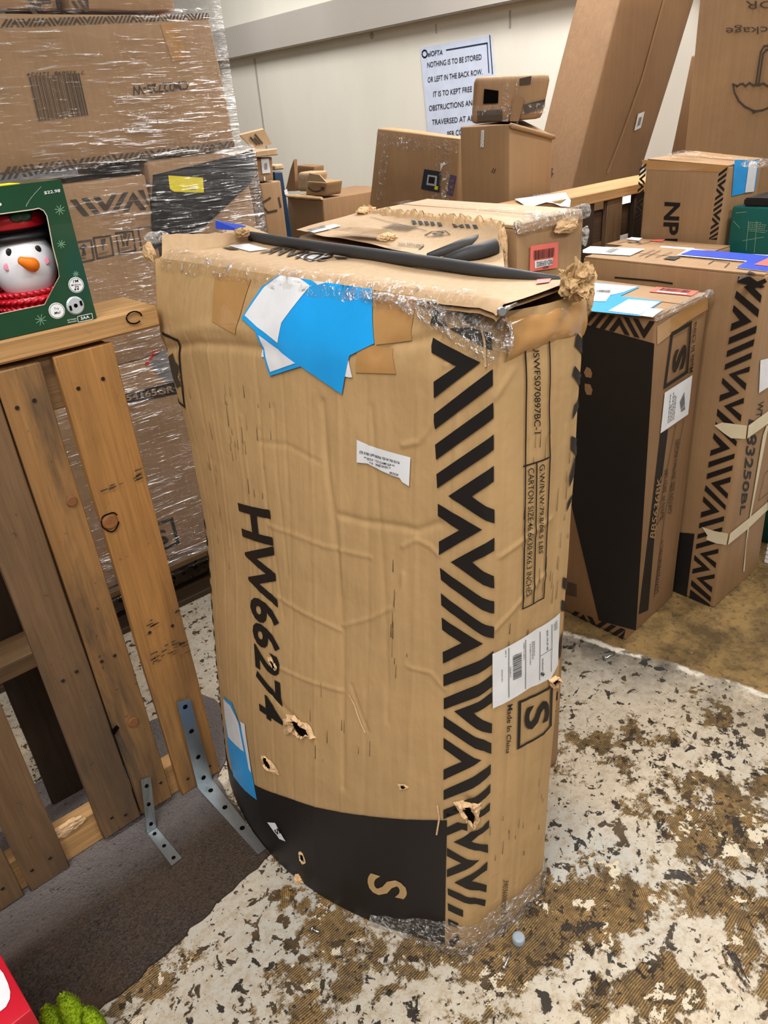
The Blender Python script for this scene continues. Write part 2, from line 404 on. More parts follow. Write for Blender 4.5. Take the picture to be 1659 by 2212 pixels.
def hexbody(name, base, top, mat, parent, bevel=.006, amp=.0025, cuts=5, label=None, dent=None):
    """a carton body: 4 base points and 4 top points (same order), softened edges and a slight waviness"""
    bm = bmesh.new(); b = [bm.verts.new(tuple(p)) for p in base]; t = [bm.verts.new(tuple(p)) for p in top]
    bm.faces.new(b[::-1]); bm.faces.new(t)
    for i in range(4): j = (i+1) % 4; bm.faces.new((b[i], b[j], t[j], t[i]))
    bmesh.ops.recalc_face_normals(bm, faces=bm.faces[:])
    hard = bm.edges[:]
    if cuts: bmesh.ops.subdivide_edges(bm, edges=bm.edges[:], cuts=cuts, use_grid_fill=True)
    bm.normal_update()
    ed = [e for e in bm.edges if len(e.link_faces) == 2 and e.calc_face_angle() > .5]
    if bevel: bmesh.ops.bevel(bm, geom=ed, offset=bevel, segments=2, profile=.5, affect='EDGES', clamp_overlap=True)
    bm.normal_update()
    zs = min(p[2] for p in base)
    mv = []
    for v in bm.verts:
        k = wob(v.co, amp) if v.co.z > zs+.004 else 0.
        mv.append(v.co+v.normal*k)
    for v, c in zip(bm.verts, mv): v.co = c
    if dent:
        for v in bm.verts: v.co = Vector(dent(np.array(v.co)))
    o = bm_obj(name, bm, mat, parent, True, label)
    o.data.set_sharp_from_angle(angle=math.radians(50))
    return o
class Carton:
    """a closed carton: body, the two top flaps with their seam, tape along the seam; faces as planes for print"""
    def __init__(s, label, base, top, mat, cat='box', name='carton', group=None, flaps=True, amp=.0025, bevel=.006, tape=None, flapmat=None, cuts=5, dent=None, seam='long'):
        s.b = [np.asarray(p, float) for p in base]; s.t = [np.asarray(p, float) for p in top]
        c = sum(s.b)/4; s.root = thing(name, c, label, cat, group); s.amp = amp
        s.body = hexbody('body', s.b, s.t, mat, s.root, bevel, amp, cuts, dent=dent)
        if flaps:
            n = np.cross(s.t[1]-s.t[0], s.t[3]-s.t[0]); n /= np.linalg.norm(n)
            if n[2] < 0: n = -n
            L01 = np.linalg.norm(s.t[1]-s.t[0]); L12 = np.linalg.norm(s.t[2]-s.t[1])
            T = s.t if (L01 >= L12) == (seam == 'long') else s.t[1:]+s.t[:1]
            for a, b_ in ((0., .49), (.51, 1.)):
                q = [T[0]+(T[3]-T[0])*a, T[1]+(T[2]-T[1])*a, T[1]+(T[2]-T[1])*b_, T[0]+(T[3]-T[0])*b_]
                cc = sum(q)/4; q = [p+(cc-p)*.02 for p in q]
                hexbody('top_flap', [p-n*.001 for p in q], [p+n*.0035 for p in q], flapmat or mat, s.root, .001, amp, 4)
            if tape:
                w = .024/np.linalg.norm(T[3]-T[0])
                pl = Plane(T[0]+n*.0035, T[1]+n*.0035, T[3]+n*.0035, T[0]+n, amp); pl.seg = None
                q = [T[0]*(.5+w)+T[3]*(.5-w), T[1]*(.5+w)+T[2]*(.5-w), T[1]*(.5-w)+T[2]*(.5+w), T[0]*(.5-w)+T[3]*(.5+w)]
                mesh_obj('packing_tape', [p+n*.0075 for p in q], [(0, 1, 2, 3)], tape, s.root)
    def face(s, i):
        j = (i+1) % 4; return Plane(s.b[i], s.b[j], s.t[i], amp=s.amp)
    def top(s): 
        n = np.cross(s.t[1]-s.t[0], s.t[3]-s.t[0]); n /= np.linalg.norm(n)
        if n[2] < 0: n = -n
        return Plane(s.t[0]+n*.0035, s.t[1]+n*.0035, s.t[3]+n*.0035, amp=s.amp)
def facing(label, dist, quad, depth, mat, z0=None, **k):
    """carton turned squarely to the camera: picture points bottom-left, bottom-right, top-right, top-left of its near face, at a distance on the floor plan"""
    m = W(sum(np.array(p, float) for p in quad)/4)[:2]; n = V(*(m/np.linalg.norm(m)), 0)
    pts = [CAM+W(p)*dist/W(p)[:2].dot(n[:2]) for p in quad]; bl, br, tr, tl_ = pts
    if z0 is not None: bl[2] = br[2] = z0
    d = n*depth
    return Carton(label, [br, br+d, bl+d, bl], [tr, tr+d, tl_+d, tl_], mat, **k)
def rect(x0, x1, y0, y1, z): return [V(x0, y0, z), V(x1, y0, z), V(x1, y1, z), V(x0, y1, z)]
def board(name, x0, x1, y0, y1, z0, z1, mat, parent, axis, amp=.002, n=14, label=None, bevel=.002, ragged=0.):
    lo, hi = V(x0, y0, z0), V(x1, y1, z1); ax = 'XYZ'.index(axis); o1, o2 = [k for k in range(3) if k != ax]
    bm = bmesh.new(); rings = []
    for i in range(n+1):
        t = i/n; ring = []
        for (a, b) in ((0, 0), (1, 0), (1, 1), (0, 1)):
            p = V(0, 0, 0); p[ax] = lo[ax]+(hi[ax]-lo[ax])*t; p[o1] = (lo, hi)[a][o1]; p[o2] = (lo, hi)[b][o2]
            p[o1] += wob(p+V(a*5, b*3, 0), amp, 4.); p[o2] += wob(p+V(1, a*7, b*5), amp*.6, 4.)
            if ragged and i in (0, n): p[ax] += random.uniform(-ragged, ragged)
            ring.append(bm.verts.new(tuple(p)))
        rings.append(ring)
    for r0, r1 in zip(rings[:-1], rings[1:]):
        for k in range(4): bm.faces.new((r0[k], r0[(k+1) % 4], r1[(k+1) % 4], r1[k]))
    bm.faces.new(rings[0][::-1]); bm.faces.new(rings[-1])
    bmesh.ops.recalc_face_normals(bm, faces=bm.faces[:])
    ed = [e for e in bm.edges if e.calc_face_angle() > .6]
    bmesh.ops.bevel(bm, geom=ed, offset=bevel, segments=1, affect='EDGES')
    o = bm_obj(name, bm, mat, parent, False, label)
    o.data.set_sharp_from_angle(angle=math.radians(40)); return o
def disc(name, c, n, r, mat, parent, h=.001, seg=10, sx=1.):
    c = np.asarray(c, float); n = np.asarray(n, float)/np.linalg.norm(n)
    a = np.cross(n, V(0, 0, 1) if abs(n[2]) < .9 else V(1, 0, 0)); a /= np.linalg.norm(a); b = np.cross(n, a)
    vs_ = []
    for k in range(seg):
        t = 2*math.pi*k/seg; e = a*math.cos(t)*r*sx+b*math.sin(t)*r; vs_ += [c+e, c+e*.85+n*h]
    fs = [[2*k, 2*((k+1) % seg), 2*((k+1) % seg)+1, 2*k+1] for k in range(seg)]+[[2*k+1 for k in range(seg)]]
    return mesh_obj(name, vs_, fs, mat, parent)
def ellipsoid_bm(c, r, sub=3, fn=None):
    bm = bmesh.new(); bmesh.ops.create_icosphere(bm, subdivisions=sub, radius=1.)
    for v in bm.verts:
        p = np.array(v.co); 
        if fn: p = p*fn(p)
        v.co = Vector(np.asarray(c)+p*np.asarray(r))
    return bm
def crumple(name, c, r, mat, parent, seed=0., sub=4, k=.45, fr=1.6, label=None):
    """crushed paper or film: a ball folded by facets with sharp creases between them"""
    bm = bmesh.new(); bmesh.ops.create_icosphere(bm, subdivisions=sub, radius=1.)
    S = Vector((seed, seed*1.7, seed*.6))
    for v in bm.verts:
        p = v.co.copy(); d, _ = mn.voronoi(p*fr*.9+S); e, _2 = mn.voronoi(p*fr*2.1+S)
        fold = min(d[1]-d[0], .5)+.45*min(e[1]-e[0], .5)
        w_ = mn.noise_vector(p*fr*.8+S)
        q = p*(1.05-k*.9*fold)+w_*k*.55
        v.co = Vector(np.asarray(c)+np.array(q)*np.asarray(r))
    return bm_obj(name, bm, mat, parent, False, label)
def tube(name, pts, r, mat, parent, seg=8, smooth=True, flat=1., label=None):
    pts = [np.asarray(p, float) for p in pts]; vs_ = []; fs = []
    rr = r if isinstance(r, (list, tuple)) else [r]*len(pts)
    for i, p in enumerate(pts):
        d = pts[min(i+1, len(pts)-1)]-pts[max(i-1, 0)]; d /= np.linalg.norm(d)
        a = np.cross(d, V(0, 0, 1) if abs(d[2]) < .9 else V(1, 0, 0)); a /= np.linalg.norm(a); b = np.cross(d, a)
        for k in range(seg):
            t = 2*math.pi*k/seg; vs_.append(p+rr[i]*(a*math.cos(t)+b*math.sin(t)*flat))
    for i in range(len(pts)-1):
        for k in range(seg): fs.append([i*seg+k, i*seg+(k+1) % seg, (i+1)*seg+(k+1) % seg, (i+1)*seg+k])
    fs += [list(range(seg))[::-1], [(len(pts)-1)*seg+k for k in range(seg)]]
    return mesh_obj(name, vs_, fs, mat, parent, smooth, label)
def grid_obj(name, P, mat, parent, smooth=True, label=None, loc=None):
    P = np.asarray(P, float); n, m = P.shape[:2]
    fs = [[i*m+j, i*m+j+1, (i+1)*m+j+1, (i+1)*m+j] for i in range(n-1) for j in range(m-1)]
    return mesh_obj(name, P.reshape(-1, 3), fs, mat, parent, smooth, label, loc)
def structure(o, label=None):
    o['kind'] = 'structure'
    if label: o['label'] = label
    return o

# ================================================================== the setting
WX = 3.65
structure(mesh_obj('floor', [(-5, -5, 0), (WX, -5, 0), (WX, 8, 0), (-5, 8, 0)], [(0, 1, 2, 3)], M['floor']), 'worn concrete floor with brown trowelled adhesive residue, pale chips and dark specks')
def slab(name, x0, x1, y0, y1, z0, z1, mat, parent=None, bevel=0., **k):
    bm = bmesh.new(); bmesh.ops.create_cube(bm, size=1.)
    for v in bm.verts: v.co = Vector(((x0+x1)/2+v.co.x*(x1-x0), (y0+y1)/2+v.co.y*(y1-y0), (z0+z1)/2+v.co.z*(z1-z0)))
    if bevel: bmesh.ops.bevel(bm, geom=bm.edges[:], offset=bevel, segments=2, affect='EDGES')
    return bm_obj(name, bm, mat, parent, **k)
wall = structure(slab('wall_back', WX, WX+.1, -5, 8, 0, 3.6, M['wall']), 'off-white painted back wall with faint seams and scuffs')
zb = onX((700, 85), WX-.09)[2]
beam = structure(slab('trim_1', WX-.09, WX, -3, 8, zb, zb+.20, M['beam'], bevel=.004), 'grey-white painted ledge running along the back wall')
for (a, b, w) in (((550, 126), (577, 292), .022), ((1102, 22), (1104, 60), .01), ((942, 52), (944, 72), .006)):
    p, q = onX(a, WX), onX(b, WX)
    if b[1] > 200: q = V(WX, p[1], .0)
    slab('wall_seam', WX-.004, WX+.001, p[1]-w/2, p[1]+w/2, q[2], p[2], M['beam'], wall)
for p, r in (((731, 440), .022), ((803, 77), .02)):
    c = onX(p, WX-.001); disc('wall_hole', c, (-1, 0, 0), r, M['hole'] if r > .021 else M['beam'], wall, .003, 9)

# carpet remnant under the front fence
cp = [(-1.3, .93), (-.2, .945), (.10, .955), (.30, .985), (.425, 1.0), (.425, 1.12), (.44, 1.26), (.60, 1.40), (.56, 1.55), (.17, 1.565), (-1.3, 1.60)]
def ragged(pts, step=.02, amp=.004):
    out = []
    for a, b in zip(pts, pts[1:]+pts[:1]):
        a, b = np.array(a), np.array(b); n = max(1, int(np.linalg.norm(b-a)/step))
        for k in range(n): out.append(a+(b-a)*k/n+np.array([random.uniform(-amp, amp), random.uniform(-amp, amp)]))
    return out
rg = ragged(cp); n = len(rg)
carpet = mesh_obj('carpet', [(x, y, .0005) for x, y in rg]+[(x, y, .006) for x, y in rg], [list(range(n, 2*n))]+[[i, (i+1) % n, n+(i+1) % n, n+i] for i in range(n)], M['carpet'])
tag(carpet, 'dark grey-brown dirty carpet remnant on the floor below the slatted wooden fence', 'carpet')

# ================================================================== the big battered carton
class MainSurf:
    seg = .010; H = 1.16; UW = .785; ND = .16
    def __init__(s):
        zL = [0, .306, .474, .62, .70, .825, .90, 1.057, 1.16]
        xL = [.465, .496, .522, .546, .555, .562, .562, .563, .572]; yL = [1.248, 1.25, 1.26, 1.265, 1.275, 1.285, 1.295, 1.31, 1.312]
        A0, A1, B0, B1 = V(.567, .585, 0), V(.604, .528, 1.16), V(.775, .563, 0), V(.74, .505, 1.16)
        D0, D1 = V(.63, 1.275, 0), V(.80, 1.36, 1.16)
        s.U = np.concatenate([np.linspace(0, s.UW, 300), np.linspace(s.UW, s.UW+s.ND, 65)[1:], np.linspace(s.UW+s.ND, 2*s.UW+s.ND, 80)[1:], np.linspace(2*s.UW+s.ND, 2*(s.UW+s.ND), 65)[1:-1]])
        s.Z = np.linspace(0, s.H, 380); s.per = 2*(s.UW+s.ND)
        G = np.zeros((len(s.Z), len(s.U), 3))
        for i, z in enumerate(s.Z):
            t = z/s.H; L = V(np.interp(z, zL, xL), np.interp(z, zL, yL), z)
            A = A0+(A1-A0)*t+V(.010*math.sin(math.pi*t), 0, 0); B = B0+(B1-B0)*t; D = D0+(D1-D0)*t
            bul = .087*(1-min(t, 1)**1.3)+.010*math.sin(math.pi*t)
            tuck = .022*max(0, (z-1.07)/.09)**1.5
            C = []
            for u in s.U:
                if u <= s.UW:
                    k = u/s.UW; p = L+(A-L)*k+V(-bul*4*k*(1-k)+tuck, 0, 0)
                elif u <= s.UW+s.ND:
                    k = (u-s.UW)/s.ND; p = A+(B-A)*k+V(0, -.012*4*k*(1-k)+tuck*.4, 0)
                elif u <= 2*s.UW+s.ND:
                    k = (u-s.UW-s.ND)/s.UW; p = B+(D-B)*k
                else:
                    k = (u-2*s.UW-s.ND)/s.ND; p = D+(L-D)*k
                C.append(p)
            C = np.array(C)
            for _ in range(12): C = (np.roll(C, 1, 0)+2*C+np.roll(C, -1, 0))/4
            G[i] = C
        s.G = G; s.D = np.zeros(G.shape[:2])
        s._prj(); s._normals(); s.vis = np.sum(s.N*(CAM-s.G), axis=2) > .02
    def _prj(s):
        Q = (s.G-CAM) @ ROT; s.P = np.stack([CX+FPX*Q[..., 0]/-Q[..., 2], CY-FPX*Q[..., 1]/-Q[..., 2]], -1)
    def _normals(s):
        du = np.roll(s.G, -1, 1)-np.roll(s.G, 1, 1); dz = np.gradient(s.G, axis=0)
        n = np.cross(du, dz); s.N = n/np.linalg.norm(n, axis=2, keepdims=True)
    def inv(s, p):
        d = np.linalg.norm(s.P-np.array(p, float), axis=2)+np.where(s.vis, 0, 1e6)
        i, j = np.unravel_index(np.argmin(d), d.shape); i = min(max(i, 1), len(s.Z)-2); j0, j1 = j-1, j+1
        if j == 0: j0 = len(s.U)-1
        uj0 = s.U[j0]-(s.per if j == 0 else 0)
        du = (s.P[i, j1]-s.P[i, j0])/(s.U[j1]-uj0); dz = (s.P[i+1, j]-s.P[i-1, j])/(s.Z[i+1]-s.Z[i-1])
        J = np.stack([du, dz], 1)
        try: e = np.linalg.solve(J, np.array(p, float)-s.P[i, j])
        except np.linalg.LinAlgError: e = np.zeros(2)
        e = np.clip(e, -.012, .012); return np.array([s.U[j]+e[0], s.Z[i]+e[1]])
    def _samp(s, A, u, z):
        u = u % s.per; fz = min(max(z/s.H, 0), 1)*(len(s.Z)-1); i = min(int(fz), len(s.Z)-2); a = fz-i
        j = int(np.searchsorted(s.U, u, 'right'))-1; jn = (j+1) % len(s.U); un = s.U[jn] if jn else s.per
        b = (u-s.U[j])/max(un-s.U[j], 1e-9)
        return (1-a)*((1-b)*A[i, j]+b*A[i, jn])+a*((1-b)*A[i+1, j]+b*A[i+1, jn])
    def pt(s, u, z, off=0.): return s._samp(s.G, u, z)+s._samp(s.N, u, z)*(off+.0007+s._samp(s.D, u, z))
    def crease(s, px, amp, w, uv=False):
        q = [s.inv(p) for p in px] if not uv else px
        uu, zz = np.meshgrid(s.U, s.Z); best = np.full(uu.shape, 9.)
        for a, b in zip(q[:-1], q[1:]):
            a, b = np.array(a), np.array(b); d = b-a; L = max(d.dot(d), 1e-9)
            t = np.clip(((uu-a[0])*d[0]+(zz-a[1])*d[1])/L, 0, 1)
            best = np.minimum(best, np.hypot(uu-a[0]-d[0]*t, zz-a[1]-d[1]*t))
        s.D += amp*np.exp(-(best/w)**2)
MS = MainSurf()
for px, a, w in (
    ([(695, 870), (705, 1000), (722, 1130), (737, 1300), (742, 1500), (740, 1700)], -.0045, .012),
    ([(590, 880), (602, 1060), (622, 1240)], -.002, .008), ([(520, 900), (540, 1060), (566, 1300)], .002, .009), ([(460, 900), (495, 1180)], .002, .009),
    ([(800, 880), (815, 1050), (832, 1300), (838, 1560)], -.0022, .008), ([(560, 930), (575, 1080), (612, 1330)], -.002, .007),
    ([(740, 1352), (800, 1336), (850, 1312), (868, 1272), (870, 1240)], .003, .005), ([(600, 1290), (680, 1335), (736, 1362)], .003, .006),
    ([(580, 1135), (650, 1160), (700, 1180), (800, 1204)], .0025, .006), ([(730, 1112), (790, 1128), (850, 1135), (905, 1146), (950, 1130)], -.004, .010),
    ([(812, 768), (850, 742), (900, 736), (945, 722)], -.008, .012), ([(870, 962), (905, 955), (925, 930), (945, 895)], .004, .006),
    ([(600, 1440), (660, 1468), (740, 1492)], .003, .006), ([(880, 1440), (930, 1455), (960, 1490)], .0025, .006), ([(560, 955), (620, 962), (690, 1000)], -.002, .008),
    ([(345, 745), (430, 742), (520, 748), (600, 760)], -.006, .014), ([(345, 715), (450, 705), (560, 715)], .005, .02),
    ([(870, 1180), (900, 1165), (930, 1180), (950, 1200)], .003, .006), ([(760, 1480), (780, 1540), (795, 1580)], -.003, .006),
    ([(1070, 860), (1110, 800)], .003, .008), ([(1080, 1200), (1150, 1150), (1190, 1120)], .003, .006), ([(1070, 1360), (1130, 1290), (1175, 1240)], .003, .006),
    ([(960, 790), (1030, 760)], .003, .006), ([(590, 1500), (640, 1560)], -.004, .015), ([(1010, 1730), (1020, 1800)], -.008, .018)):
    MS.crease(px, a*.55, max(.0036, w*.55))
for k in range(11):  # flute-wise pressing lines down the broad face and the narrow end
    u = .05+.068*k+random.uniform(-.012, .012); MS.crease([(u, .05), (u+random.uniform(-.01, .01), 1.05)], random.choice((-.0009, .0008)), .004, True)
for k in range(4):
    u = .80+.035*k; MS.crease([(u, .1), (u, 1.0)], random.choice((-.0008, .0007)), .0035, True)
uu, zz = np.meshgrid(MS.U, MS.Z)
MS.D += np.array([[.004*mn.noise(Vector((u*3.3, z*3.3, 4.))) + .0010*mn.noise(Vector((u*13, z*11, 1.))) for u in MS.U] for z in MS.Z])*np.clip(zz/.05, 0, 1)
main = thing('battered_carton', (.60, .90, 0), 'large crushed upright carton in front, black zigzag edge print, HW66274 down its side', 'box')
nU, nZ = len(MS.U), len(MS.Z)
GP = MS.G+MS.N*MS.D[..., None]
fs = [[i*nU+j, i*nU+(j+1) % nU, (i+1)*nU+(j+1) % nU, (i+1)*nU+j] for i in range(nZ-1) for j in range(nU)]
mesh_obj('body', GP.reshape(-1, 3), fs+[list(range(nU))[::-1]], M['card_main'], main, True)
# top panel: a loose flap lying over the opening
nt = 60; ntw = 14; TP = np.zeros((nt, ntw, 3))
for i in range(nt):
    k = i/(nt-1); f = MS.pt(k*MS.UW, 1.158); r = MS.pt(2*MS.UW+MS.ND-k*MS.UW, 1.158)
    if k > .80: f = f+V(-.035*(k-.80)/.2, -.02*(k-.8)/.2, 0)
    for j in range(ntw):
        t = j/(ntw-1); p = f+(r-f)*t
        p[2] = 1.166+.004*mn.noise(Vector(p)*9)+.010*(k > .8)*(k-.8)/.2-.010*(t == 0)-.004*math.sin(t*math.pi)+(.02*(1-k/.25)*t if k < .25 else 0)
        if t == 0: p[:2] += .006*np.array([mn.noise(Vector((k*30, 2, 3))), mn.noise(Vector((k*34, 7, 3)))])
        TP[i, j] = p
grid_obj('top_flap', TP, M['card_pale'], main)
TP2 = TP.copy(); TP2[..., 2] -= .006; grid_obj('top_flap_underside', TP2, M['card'], main)
class GridSurf:
    seg = .02
    def __init__(s, P): s.P = P
    def pt(s, u, v, off=0.):
        a = min(max(u, 0), 1)*(s.P.shape[0]-1); b = min(max(v, 0), 1)*(s.P.shape[1]-1); i = min(int(a), s.P.shape[0]-2); j = min(int(b), s.P.shape[1]-2); a -= i; b -= j
        q = (1-a)*((1-b)*s.P[i, j]+b*s.P[i, j+1])+a*((1-b)*s.P[i+1, j]+b*s.P[i+1, j+1]); return q+V(0, 0, off)
    def inv(s, p):
        p = np.array(p, float); u = v = .5
        for _ in range(12):
            c = proj(s.pt(u, v)); e = 1e-3; J = np.stack([(proj(s.pt(u+e, v))-c)/e, (proj(s.pt(u, v+e))-c)/e], 1)
            try: d = np.linalg.solve(J, p-c)
            except np.linalg.LinAlgError: break
            u = min(max(u+d[0], 0), .999); v = min(max(v+d[1], 0), .999)
        return np.array([u, v])
TS = GridSurf(TP)
def topdec(name, polys, mat, off=.0015):
    return lay(name, (lambda bm: bm)(flat_mesh([[tuple(TS.inv(p)) for p in P] for P in polys])), TS, mat, main, off)
for q in ([(495, 532), (538, 528), (580, 540), (540, 545)], [(640, 553), (690, 548), (714, 556), (670, 566)]): topdec('paper_label', [q], M['white'])
text('SDIVFR', [(700, 566), (560, 548), (590, 535), (726, 552)], TS, M['ink_soft'], main, .0022, .02)
for q in ([(480, 536), (500, 536), (520, 541), (498, 541)], [(722, 556), (742, 557), (752, 561), (728, 561)]): topdec('black_print_bar', [q], M['ink_soft'])
topdec('red_print', [[(1160, 606), (1192, 603), (1186, 612), (1158, 616)]], M['coral'])
# black edge trim lying along the back of the top
tube('black_edge_trim', [onZ(p, z) for p, z in (((515, 503), 1.18), ((560, 513), 1.176), ((640, 526), 1.174), ((740, 540), 1.173), ((850, 556), 1.173), ((960, 571), 1.173), ((1070, 588), 1.173), ((1150, 598), 1.173), ((1222, 606), 1.172))],
     [.006, .0085, .009, .009, .009, .0085, .008, .006, .004], M['blackfoam'], main, 10, True)
# bars and lettering on the faces
def zz5(L): return [(900+x*.2939, 600+y*.2939) for x, y in L]
def zz6(L): return [(900+x*.2712, 1200+y*.2712) for x, y in L]
def zz7(L): return [(900+x*.1929, 1680+y*.1929) for x, y in L]
bars = [zz5(q) for q in (
    [(130, 208), (232, 360), (100, 345)], [(222, 150), (290, 100), (470, 330), (450, 352), (385, 345)], [(235, 372), (395, 365), (555, 410), (555, 535), (490, 505)],
    [(105, 437), (470, 622), (128, 885), (125, 765), (293, 650), (110, 550)], [(133, 1000), (560, 670), (560, 790), (138, 1112)], [(140, 1225), (563, 915), (565, 1030), (148, 1335)],
    [(152, 1440), (567, 1150), (567, 1260), (158, 1543)], [(567, 1377), (240, 1600), (568, 1795), (568, 1695), (412, 1600), (566, 1490)],
    [(163, 1655), (490, 1843), (172, 2030), (170, 1935), (320, 1850), (163, 1745)])]
bars += [[(1066.6, 1158), (976, 1212), (1066, 1268), (1065, 1241), (1022, 1212), (1066, 1186)]]
bars += [zz6(q) for q in ([(192, 90), (612, 355), (612, 455), (200, 392-204)], [(197, 295), (612, 560), (612, 655), (200, 392)], [(202, 490), (530, 698), (210, 860), (208, 768), (360, 695), (205, 588)],
    [(213, 950), (610, 755), (600, 865), (215, 1040)], [(217, 1135), (600, 945), (600, 1045), (218, 1222)], [(600, 1085), (300, 1238), (597, 1412), (600, 1335), (455, 1255), (600, 1170)],
    [(218, 1272), (530, 1462), (593, 1490), (592, 1575), (530, 1552), (218, 1362)], [(218, 1445), (515, 1625), (218, 1780), (218, 1697), (362, 1637), (218, 1530)],
    [(218, 1862), (500, 1722), (588, 1655), (585, 1732), (218, 1940)], [(217, 2020), (583, 1810), (580, 1880), (218, 2092)])]
bars += [zz7(q) for q in ([(303, 350), (480, 285), (470, 380), (303, 450)], [(660, 400), (815, 262), (810, 355), (680, 450)], [(340, 550), (460, 490), (565, 520), (568, 600), (510, 570), (340, 640)],
    [(415, 710), (600, 620), (680, 590), (805, 460), (803, 550), (690, 640), (610, 705), (790, 735), (790, 828), (700, 800), (560, 770)], [(343, 775), (695, 905), (343, 1100), (343, 1015), (505, 943), (343, 865)],
    [(425, 1160), (560, 1090), (785, 925), (780, 1020), (700, 1070), (610, 1145), (680, 1160), (777, 1190), (770, 1270), (690, 1245), (520, 1210)],
    [(350, 1225), (500, 1290), (650, 1330), (765, 1355), (755, 1425), (660, 1395), (500, 1370), (355, 1300)], [(350, 1395), (520, 1470), (520, 1545), (355, 1475)], [(355, 1570), (470, 1620), (460, 1670), (355, 1640)], [(355, 1830), (460, 1750), (480, 1800), (400, 1900)])]
decal('printed_stripes', bars, MS, M['ink'], main)
bk = [zz5(q) for q in ([(1180, 405), (1262, 470), (1250, 580), (1165, 500)], [(1165, 645), (1250, 720), (1245, 800), (1150, 720)], [(1240, 815), (1165, 935), (1145, 1045), (1210, 900)], [(1135, 1160), (1185, 1190), (1170, 1310), (1130, 1260)], [(1165, 1290), (1120, 1455), (1115, 1540), (1150, 1450)], [(1140, 1580), (1105, 1650), (1095, 1720), (1130, 1640)])]
bk += [zz6(q) for q in ([(1155, 165), (1192, 185), (1182, 270), (1150, 250)], [(1145, 345), (1182, 375), (1170, 450), (1140, 430)], [(1150, 590), (1125, 700), (1125, 830), (1145, 760)], [(1112, 1080), (1130, 1090), (1125, 1165), (1108, 1150)], [(1103, 1240), (1118, 1250), (1115, 1320), (1100, 1310)], [(1098, 1400), (1110, 1400), (1105, 1475), (1095, 1470)])]
decal('printed_stripes', bk, MS, M['ink'], main)
decal('printed_stripes', [[(-.03, z), (.017, z+.004), (.017, z+.021), (-.03, z+.017)] for z in np.arange(.10, .64, .036)], MS, M['ink'], main, uv=True)
text('HW66274', [(514, 1085), (563, 1540), (614, 1575), (587, 1102)], MS, M['ink'], main, .0014, .028)
blk_px = [(486, 1612), (498, 1660), (545, 1690), (620, 1722), (690, 1745), (760, 1757), (850, 1766), (966, 1770), (972, 2030), (900, 2040), (845, 2004), (770, 1976), (690, 1925), (640, 1875), (600, 1836), (560, 1775), (520, 1710), (492, 1650)]
bp = [MS.inv(p) for p in blk_px[:8]]
decal('printed_black_panel', [[tuple(p) for p in bp]+[(float(MS.inv((970, 1900))[0]), .004), (.45, .004), (.25, .004), (-.02, .004), (-.02, float(bp[0][1]))]], MS, M['ink'], main, uv=True)
text('S', [(795, 1880), (797, 1925), (880, 1943), (880, 1905)], MS, M['card_main'], main, .002, .02, 'printed_letter', 'cardboard-coloured S on the black panel')
strokes([[(1130, 700), (1127, 1313), (1172, 1290), (1187, 985), (1186, 880), (1184, 700)], [(1130, 1006), (1184, 988)], [(1158, 998), (1150, 1302)]], .0022, MS, M['ink'], main)
text('USWFS070897BC-1', [(1150, 745), (1153, 936), (1167, 935), (1163, 744)], MS, M['ink'], main, .0014, .004)
text('G.W/N.W:79.8/68.5 LBS', [(1164, 1004), (1161, 1194), (1171, 1194), (1175, 1000)], MS, M['ink'], main, .0014, .003)
text('CARTON SIZE:46.6X30.9X6.3 INCHES', [(1140, 1011), (1133, 1286), (1144, 1283), (1152, 1009)], MS, M['ink'], main, .0014, .003)
text('Made In China', [(1096, 1523), (1092, 1626), (1101, 1628), (1108, 1520)], MS, M['ink'], main, .0014, .012)
strokes([[(1119, 1614), (1122, 1516), (1190, 1480), (1187, 1566), (1172, 1583), (1119, 1614)]], .0055, MS, M['ink'], main)
text('S', [(1132, 1530), (1132, 1580), (1184, 1556), (1184, 1506)], MS, M['ink'], main, .0016, .025, 'printed_letter')
text('3903600020615', [(1085, 1898), (1080, 1976), (1090, 1974), (1096, 1899)], MS, M['ink_soft'], main, .0014, .0)
strokes([[(357, 719), (388, 735), (400, 878), (380, 852)]], .006, MS, M['ink'], main)
text('HEAVY', [(386, 790), (390, 838), (396, 838), (392, 790)], MS, M['ink_soft'], main, .0014, .004)
decal('printed_lifting_icon', [[(366, 770), (374, 762), (380, 780), (388, 790), (384, 812), (392, 830), (384, 838), (376, 815), (372, 800)]], MS, M['ink_soft'], main)
# tapes and labels
for q in ([(470, 592), (545, 604), (512, 722), (463, 694)], [(810, 612), (905, 622), (885, 735), (812, 745)], [(775, 742), (846, 752), (855, 808), (768, 805)], [(1085, 702), (1130, 700), (1130, 742), (1094, 745)]):
    decal('brown_tape_patch', [q], MS, M['browntape'], main, .0009)
decal('white_paper_label', [[(566, 752), (750, 660), (762, 815), (755, 815), (566, 770)], [(660, 592), (745, 598), (690, 618)]], MS, M['white'], main, .0016)
decal('blue_label', [[(558, 715), (566, 752), (585, 812), (652, 791), (740, 851), (757, 768), (810, 742), (806, 690), (811, 597), (745, 600), (688, 617), (653, 586), (627, 572), (570, 620), (525, 688)]], MS, M['blue'], main, .0022)
decal('label_window', [[(628, 579), (674, 619), (612, 698), (603, 741), (533, 682), (575, 622)], [(564, 724), (641, 784), (587, 803)]], MS, M['white'], main, .003)
decal('blue_label', [[(486, 1503), (505, 1515), (522, 1560), (533, 1600), (545, 1660), (557, 1727), (537, 1712), (507, 1675), (497, 1620), (490, 1560)]], MS, M['blue'], main, .0016)
decal('label_window', [[(487, 1508), (503, 1522), (520, 1556), (531, 1622), (497, 1590), (490, 1550)], [(524, 1556), (533, 1562), (546, 1668), (541, 1660)]], MS, M['white'], main, .0022)
